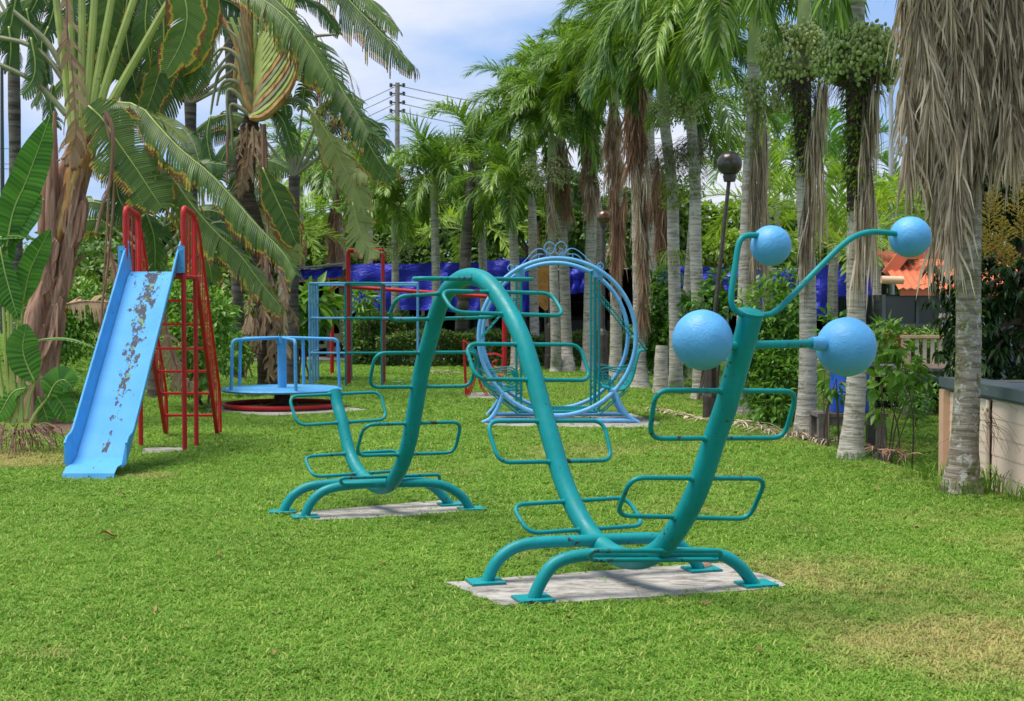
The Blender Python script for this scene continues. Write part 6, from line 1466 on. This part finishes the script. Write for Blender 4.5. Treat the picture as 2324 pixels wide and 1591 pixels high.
bush('shrub', 'young broad-leaved sapling beside the blue barrel', 'shrub', [(D(2010, 770, 14.8), .22), (D(2050, 830, 14.6), .20), (D(2000, 870, 14.8), .16), (D(2090, 855, 14.5), .1), (D(2005, 930, 15), .12)], 230, .17, .075, BROADM, 38, stems=8, sr=.012)
bush('shrub', 'thin sapling in front of the blue barrel', 'shrub', [(D(1898, 870, 15.2), .2), (D(1890, 740, 16), .2)], 90, .15, .07, BROADM, 39, stems=6, sr=.012)
rf = bush('flowering_hedge', 'low hedge full of red flowers in front of the orange-roofed house', 'hedge', [(D(x, 785, 27.5), .42) for x in (1985, 2005, 2030, 2055, 2085, 2115, 2150)], 6000, .08, .04, HEDGE, 40, stems=8)
rq = random.Random(3); flowers(rf, [D(rq.uniform(1996, 2062), rq.uniform(755, 795), 27.05) for _ in range(26)], .055)
bush('shrub', 'weedy ground plants under the grey deck', 'shrub', [(D(2060, 890, 18), .2), (D(2080, 920, 17), .18), (D(2040, 860, 19), .2), (D(2110, 900, 18.5), .18)], 700, .09, .045, BROADM, 41, stems=3, sr=.008)
bush('shrub', 'green undergrowth behind the red ladder of the slide', 'shrub', [(D(400, 700, 21), .5), (D(420, 780, 20.5), .45), (D(470, 720, 22), .5), (D(380, 640, 22), .45), (D(520, 800, 24), .4), (D(440, 840, 20.5), .35)], 5200, .13, .06, BROADM, 42, stems=10)
bush('shrub', 'banana-like undergrowth left of the merry-go-round post', 'shrub', [(D(690, 700, 30), .45), (D(720, 690, 30), .4), (D(670, 730, 30), .4)], 260, .55, .2, BROADM, 43, stems=5, droop=.4)
# mango tree at the right
mg = 14.4
MT = thing('mango_tree', 'dark glossy mango tree with yellow flower sprays at the right edge', 'tree', V(D(2350, 800, mg).x, mg+.3, -.3))
gx = D(2350, 800, mg).x
trunk_obj(MT, [V(gx, mg+.3, -.4), D(2345, 820, mg+.3), D(2330, 700, mg), D(2340, 520, mg), D(2350, 300, mg)], [.16, .14, .12, .10, .06], BRANCH)
rr = random.Random(12); cents = []; pts_ = []
for i, (x, y, dd) in enumerate(((2190, 600, 0), (2215, 660, -.2), (2200, 740, 0), (2230, 700, 0), (2260, 780, -.1), (2300, 640, -.2), (2250, 600, .2), (2300, 750, .1), (2330, 830, 0), (2240, 820, -.3), (2270, 500, .3), (2310, 420, .2), (2250, 440, .4), (2330, 560, 0), (2340, 700, -.2), (2280, 360, .5), (2330, 300, .4), (2215, 790, -.1), (2225, 560, .2), (2185, 690, .2), (2350, 450, 0), (2240, 340, .6), (2290, 860, -.2), (2200, 730, .1), (2380, 380, 0), (2380, 620, 0), (2390, 780, 0), (2360, 240, .3), (2270, 250, .7))):
    c = D(x, y, mg+dd); cents.append(c); m = MB(); s_ = D(2335, lerp(y, 650, .4), mg); m.tube(spline([s_, s_.lerp(c, .5)+V(0, 0, .12), c], 5), [lerp(.035, .010, j/10) for j in range(11)], 6); m.build('branch', BRANCH, MT)
rng = np.random.default_rng(77); rs_ = []
tips = []
for c in cents:
    for k in range(15): tips.append(np.array(c)+rng.normal(0, .17, 3))
tips = np.array(tips); nl = 11
P = np.repeat(tips, nl, 0); n = len(P); a = rng.uniform(0, 6.283, n); Dv = np.stack([np.cos(a), np.sin(a), -rng.uniform(.2, 1.3, n)], 1)
Vn, Fn = leaf_np(P+rng.normal(0, .02, (n, 3)), Dv, np.stack([np.cos(a)*.5, np.sin(a)*.5, np.ones(n)], 1), .19*rng.uniform(.7, 1.2, n), .048*rng.uniform(.8, 1.2, n), .12, .22)
np_mesh('leaves', Vn, Fn, MANGO, MT, {'r': np.repeat(rng.random(n), 5)})
for i, (x, y, h) in enumerate(((2245, 500, .42), (2255, 470, .35), (2320, 520, .3), (2265, 560, .25), (2290, 590, .28), (2310, 470, .4), (2300, 400, .25), (2235, 560, .3), (2275, 530, .3), (2320, 330, .3))):
    b0 = D(x, y+25, mg-.35); m = MB(); r = random.Random(i); m.tube([b0, b0+V(0, 0, h)], .005, 4)
    for k in range(34):
        t = k/34; az = k*2.4; l = .15*(1-t)+.02; q = b0+V(0, 0, h*t); e = q+V(math.cos(az)*l, math.sin(az)*l, l*.6); m.tube([q, e], .0035, 3, cap=False)
        for j in range(6):
            p = q.lerp(e, r.uniform(.3, 1)); s = .012; m.box(p+V(r.uniform(-.01, .01), r.uniform(-.01, .01), r.uniform(-.01, .01)), (s, s, s), Matrix.Rotation(r.uniform(0, 3), 3, 'Z'))
    m.build('flower_spray', PANIC, MT, smooth=False)
# far trees
def tree(label, x, y, d, rpx, n, mat, seed, ln=.30, wd=.16, group='broadleaf trees beyond the palms', cat='tree', nb=9):
    r = random.Random(seed); c = D(x, y, d); R = rpx*d/F; root = thing('broadleaf_tree', label, cat, V(c.x, d, 0), group)
    bl = []; rd = []
    for k in range(nb): a = r.uniform(0, 6.283); q = c+V(math.cos(a)*R*r.uniform(.2, .9), math.sin(a)*R*.6, r.uniform(-.75, .75)*R*.8); bl.append(q); rd.append(R*r.uniform(.28, .5))
    leaf_mass('crown', [tuple(q) for q in bl], rd, n, ln, wd, mat, root, seed, droop=.2, shell=.35)
    trunk_obj(root, [V(c.x, d, 0), V(c.x+.2, d, c.z*.5), c], [.22, .17, .08], BRANCH, n=8)
    for k in range(5):
        m = MB(); s_ = V(c.x+.15, d, c.z*.55); m.tube(spline([s_, s_.lerp(bl[k], .5)+V(0, 0, .3), bl[k]], 4), [lerp(.09, .03, j/8) for j in range(9)], 5); m.build('limb', BRANCH, root)
    return root
for i, a in enumerate(((' yellow-green broadleaf tree left of the slide, low against the sky', 240, 570, 60, 85, 5200, TREEM), ('broadleaf tree with thin foliage behind the peeling trunk', 90, 590, 62, 75, 3600, TREEM),
                       ('green tree mass beyond the roundabout', 700, 560, 60, 80, 5200, DKTREE), ('green tree behind the left end of the shed', 780, 545, 58, 75, 5000, TREEM), ('dense green tree rising behind the blue tarpaulins', 900, 520, 60, 90, 5600, DKTREE),
                       ('pale green tree behind the small fruiting palm', 830, 460, 66, 70, 3200, TREEM), ('dark tree behind the round-crowned palm', 1020, 500, 62, 85, 5200, DKTREE), ('green tree behind the leaning grey trunk', 1120, 470, 62, 90, 5200, TREEM),
                       ('dark green tree filling the space behind the swing crown', 1220, 490, 58, 95, 5600, DKTREE), ('dark tree behind the tall palm skirts', 1350, 480, 56, 100, 5600, DKTREE), ('dark tree behind the middle trunks of the palm row', 1480, 500, 52, 95, 5600, DKTREE),
                       ('mid-green tree seen between the palm trunks left of the near lamp', 1600, 520, 52, 90, 5200, TREEM), ('bushy green tree right of the near lamp pole', 1720, 590, 48, 85, 5600, TREEM), ('light green tree between the fruiting palms, low down', 1870, 590, 50, 80, 5200, TREEM),
                       ('blue-green far tree beside the street light', 1960, 480, 70, 70, 3600, DKTREE), ('green tree directly behind the orange-roofed house', 2080, 500, 56, 85, 5200, DKTREE), ('dark tree behind the mango tree at the right edge', 2230, 420, 40, 120, 6000, DKTREE),
                       ('small rounded tree low behind the shaggy trunk', 560, 560, 50, 90, 4600, DKTREE), ('green tree behind the slide platform', 400, 560, 46, 95, 5000, DKTREE), ('thin tree beyond the shed roof at its right end', 1790, 500, 60, 60, 3000, TREEM))):
    tree(a[0].strip(), a[1], a[2]+12, a[3], a[4]*1.1, int(a[5]*1.15), a[6], 500+i)

# far wood closing the view between trunks
rw = random.Random(44)
def wood(x0, x1, y, d, n, R, cnt, mat, seed, name='distant_wood'):
    C = []; Rr = []
    for k in range(n): C.append(tuple(D(lerp(x0, x1, (k+.5)/n)+rw.uniform(-9, 9), y+rw.uniform(-18, 18), d+rw.uniform(-1.5, 1.5)))); Rr.append(R*rw.uniform(.8, 1.25))
    o = leaf_mass(name, C, Rr, cnt, .32, .2, mat, None, seed, droop=.2, shell=.2); tag(o, 'unbroken green wood far behind the palms', 'wood', kind='stuff')
wood(500, 2330, 600, 66, 34, 2.0, 30000, DKTREE, 1); wood(500, 2330, 660, 60, 34, 1.7, 22000, DKTREE, 2); wood(-60, 520, 660, 50, 12, 1.9, 11000, DKTREE, 3); wood(-60, 560, 740, 44, 13, 1.5, 9000, HEDGE, 4)
# ------------------------------------------------------------------ things lying on the ground
def fallen_frond(label, p0, p1, seed, mat=DEADL, w=.3, n=70):
    r = random.Random(seed); c = (p0+p1)/2; root = thing('fallen_frond', label, 'palm frond', V(c.x, c.y, zg(c.x, c.y)), 'dead fronds lying on the grass'); m = MB(); d = (p1-p0); L = d.length; d.normalize(); s_ = V(-d.y, d.x, 0)
    z = lambda p: zg(p.x, p.y)
    P = [p0+d*L*k/12+V(0, 0, .04+.03*math.sin(k*.9)) for k in range(13)]; m.tube(P, [.014*(1-.06*k) for k in range(13)], 5); m.build('frond_stalk', DSTRAND, root)
    m = MB()
    for k in range(n):
        t = r.random(); q = p0+d*L*t+V(0, 0, .05); sg = r.choice((-1, 1)); dd = (s_*sg*r.uniform(.15, .9)+d*r.uniform(.4, 1.1)+V(0, 0, r.uniform(.0, .35))).normalized(); l = w*r.uniform(.7, 1.4); wd = r.uniform(.005, .009); vs = []
        wv = dd.cross(V(r.uniform(-.6, .6), r.uniform(-.6, .6), 1)).normalized()
        for j in range(4):
            vs += [tuple(q-wv*wd), tuple(q+wv*wd)] if j < 3 else [tuple(q)]; q = q+dd*l/3; dd = (dd+V(0, 0, -.28)).normalized(); q.z = max(z(q)+.03, q.z)
        m.add(vs, [(0, 1, 3, 2), (2, 3, 5, 4), (4, 5, 6)], 0, r=r.random())
    o = m.build('leaflets', mat, root, smooth=False); return root
fallen_frond('grey curled frond on the grass right of the swing base', G(1475, 932), G(1600, 962), 1, DEADL, .22, 90)
fallen_frond('dead frond of long straw leaflets in front of the left fruiting palm', G(1655, 962), G(1790, 998), 2, DEADL, .42, 80)
fallen_frond('brown frond across the feet of the two fruiting palms', G(1775, 990), G(1900, 1012), 3, DEADL, .40, 70)
fallen_frond('dark frond pieces between the fern-clad palm and the cabin', G(1960, 1022), G(2060, 1046), 4, DEADR, .34, 40)
fallen_frond('brown frond litter under the hedge behind the climber', G(925, 846), G(1020, 852), 5, DEADL, .4, 90)
fallen_frond('brown frond litter in the grass behind the climber crest', G(1110, 838), G(1180, 845), 6, DEADL, .35, 70)
rl = random.Random(8); first = None
spots = [(112, 985, .26, 'large folded brown leaf lying beside the heliconia clump'), (277, 1133, .085, 'brown curled leaf on the lawn in front of the slide'), (248, 1229, .13, 'dry curved twig-like leaf on the left lawn'), (1245, 1256, .07, 'reddish dry leaf in the grass under the near loop'),
         (1388, 1150, .06, 'dry leaf in the grass just above the near slab, under the climber neck'), (1110, 1035, .06, 'dry leaf on the lawn below the middle loops of the climber'), (790, 1158, .05, 'small dry leaf on the edge of the far concrete slab'), (1510, 1048, .06, 'dry leaf on the lawn left of the climber neck, under its lower head loop'), (1548, 900, .13, 'dark upturned leaf beside the grey curled frond'), (498, 1275, .045, 'small dry leaf on open lawn left of the near slab, midway to the picture edge'), (870, 1288, .04, 'tiny dry leaf on the lawn between the two slabs'), (1315, 1090, .05, 'dry leaf on the lawn between the descending tube and the neck'), (1600, 1385, .05, 'dry leaf in the grass just in front of the near slab'), (1720, 1490, .05, 'dry leaf in the foreground lawn below the right end of the near slab'),
         (430, 870, .08, 'brown leaf on the far lawn behind the red slide ladder'), (470, 895, .07, 'brown leaf on the lawn between the slide ladder and the roundabout'), (560, 950, .05, 'small dry leaf just in front of the red roundabout ring'), (1990, 1120, .06, 'dry leaf on the lawn left of the skirted palm foot'), (2080, 1210, .06, 'dry leaf on the lawn below the skirted palm'), (1660, 1060, .05, 'dry leaf on the lawn right of the climber neck'), (980, 1090, .05, 'dry leaf beside the right foot arch of the far slab'), (1040, 1128, .05, 'dry leaf just behind the right end of the far slab'), (350, 1400, .05, 'dry leaf in the left foreground lawn'), (620, 1500, .045, 'dry leaf nearest the bottom edge left of centre'), (1290, 1420, .05, 'dry leaf in the foreground just below the near front foot plate')]
for x, y, s, lab in spots:
    g = G(x, y); m = MB(); a = rl.uniform(0, 6.28); d = V(math.cos(a), math.sin(a), 0); sd_ = V(-d.y, d.x, 0); vs = []
    for i in range(6):
        t = i/5; c = g+d*(t-.5)*s+V(0, 0, .035+.10*s+.12*s*math.sin(t*6+a)); wv = s*.3*math.sin(math.pi*min(.97, t+.05))
        vs += [tuple(c-sd_*wv+V(0, 0, wv*.7)), tuple(c), tuple(c+sd_*wv+V(0, 0, wv*.5*rl.random()))]
    fs = []
    for i in range(5): fs += [(3*i, 3*i+1, 3*i+4, 3*i+3), (3*i+1, 3*i+2, 3*i+5, 3*i+4)]
    m.add(vs, fs, 0, r=rl.random()); o = m.build('dry_leaf', DRYL, None, loc=g); tag(o, lab or 'small dry brown leaf lying in the lawn grass', 'leaf', 'dry leaves scattered on the lawn')
cs = G(1592, 1298); m = MB(); m.lathe([(.0, .075), (.035, .07), (.06, .04), (.055, .02), (0, .02)], cs, 9); 
m.v = [(v[0]+.01*math.sin(v[1]*60), v[1], v[2]) for v in m.v]; tag(m.build('husk', RBARK, None, loc=cs), 'small dark husk beside the back foot plate of the climber', 'husk')
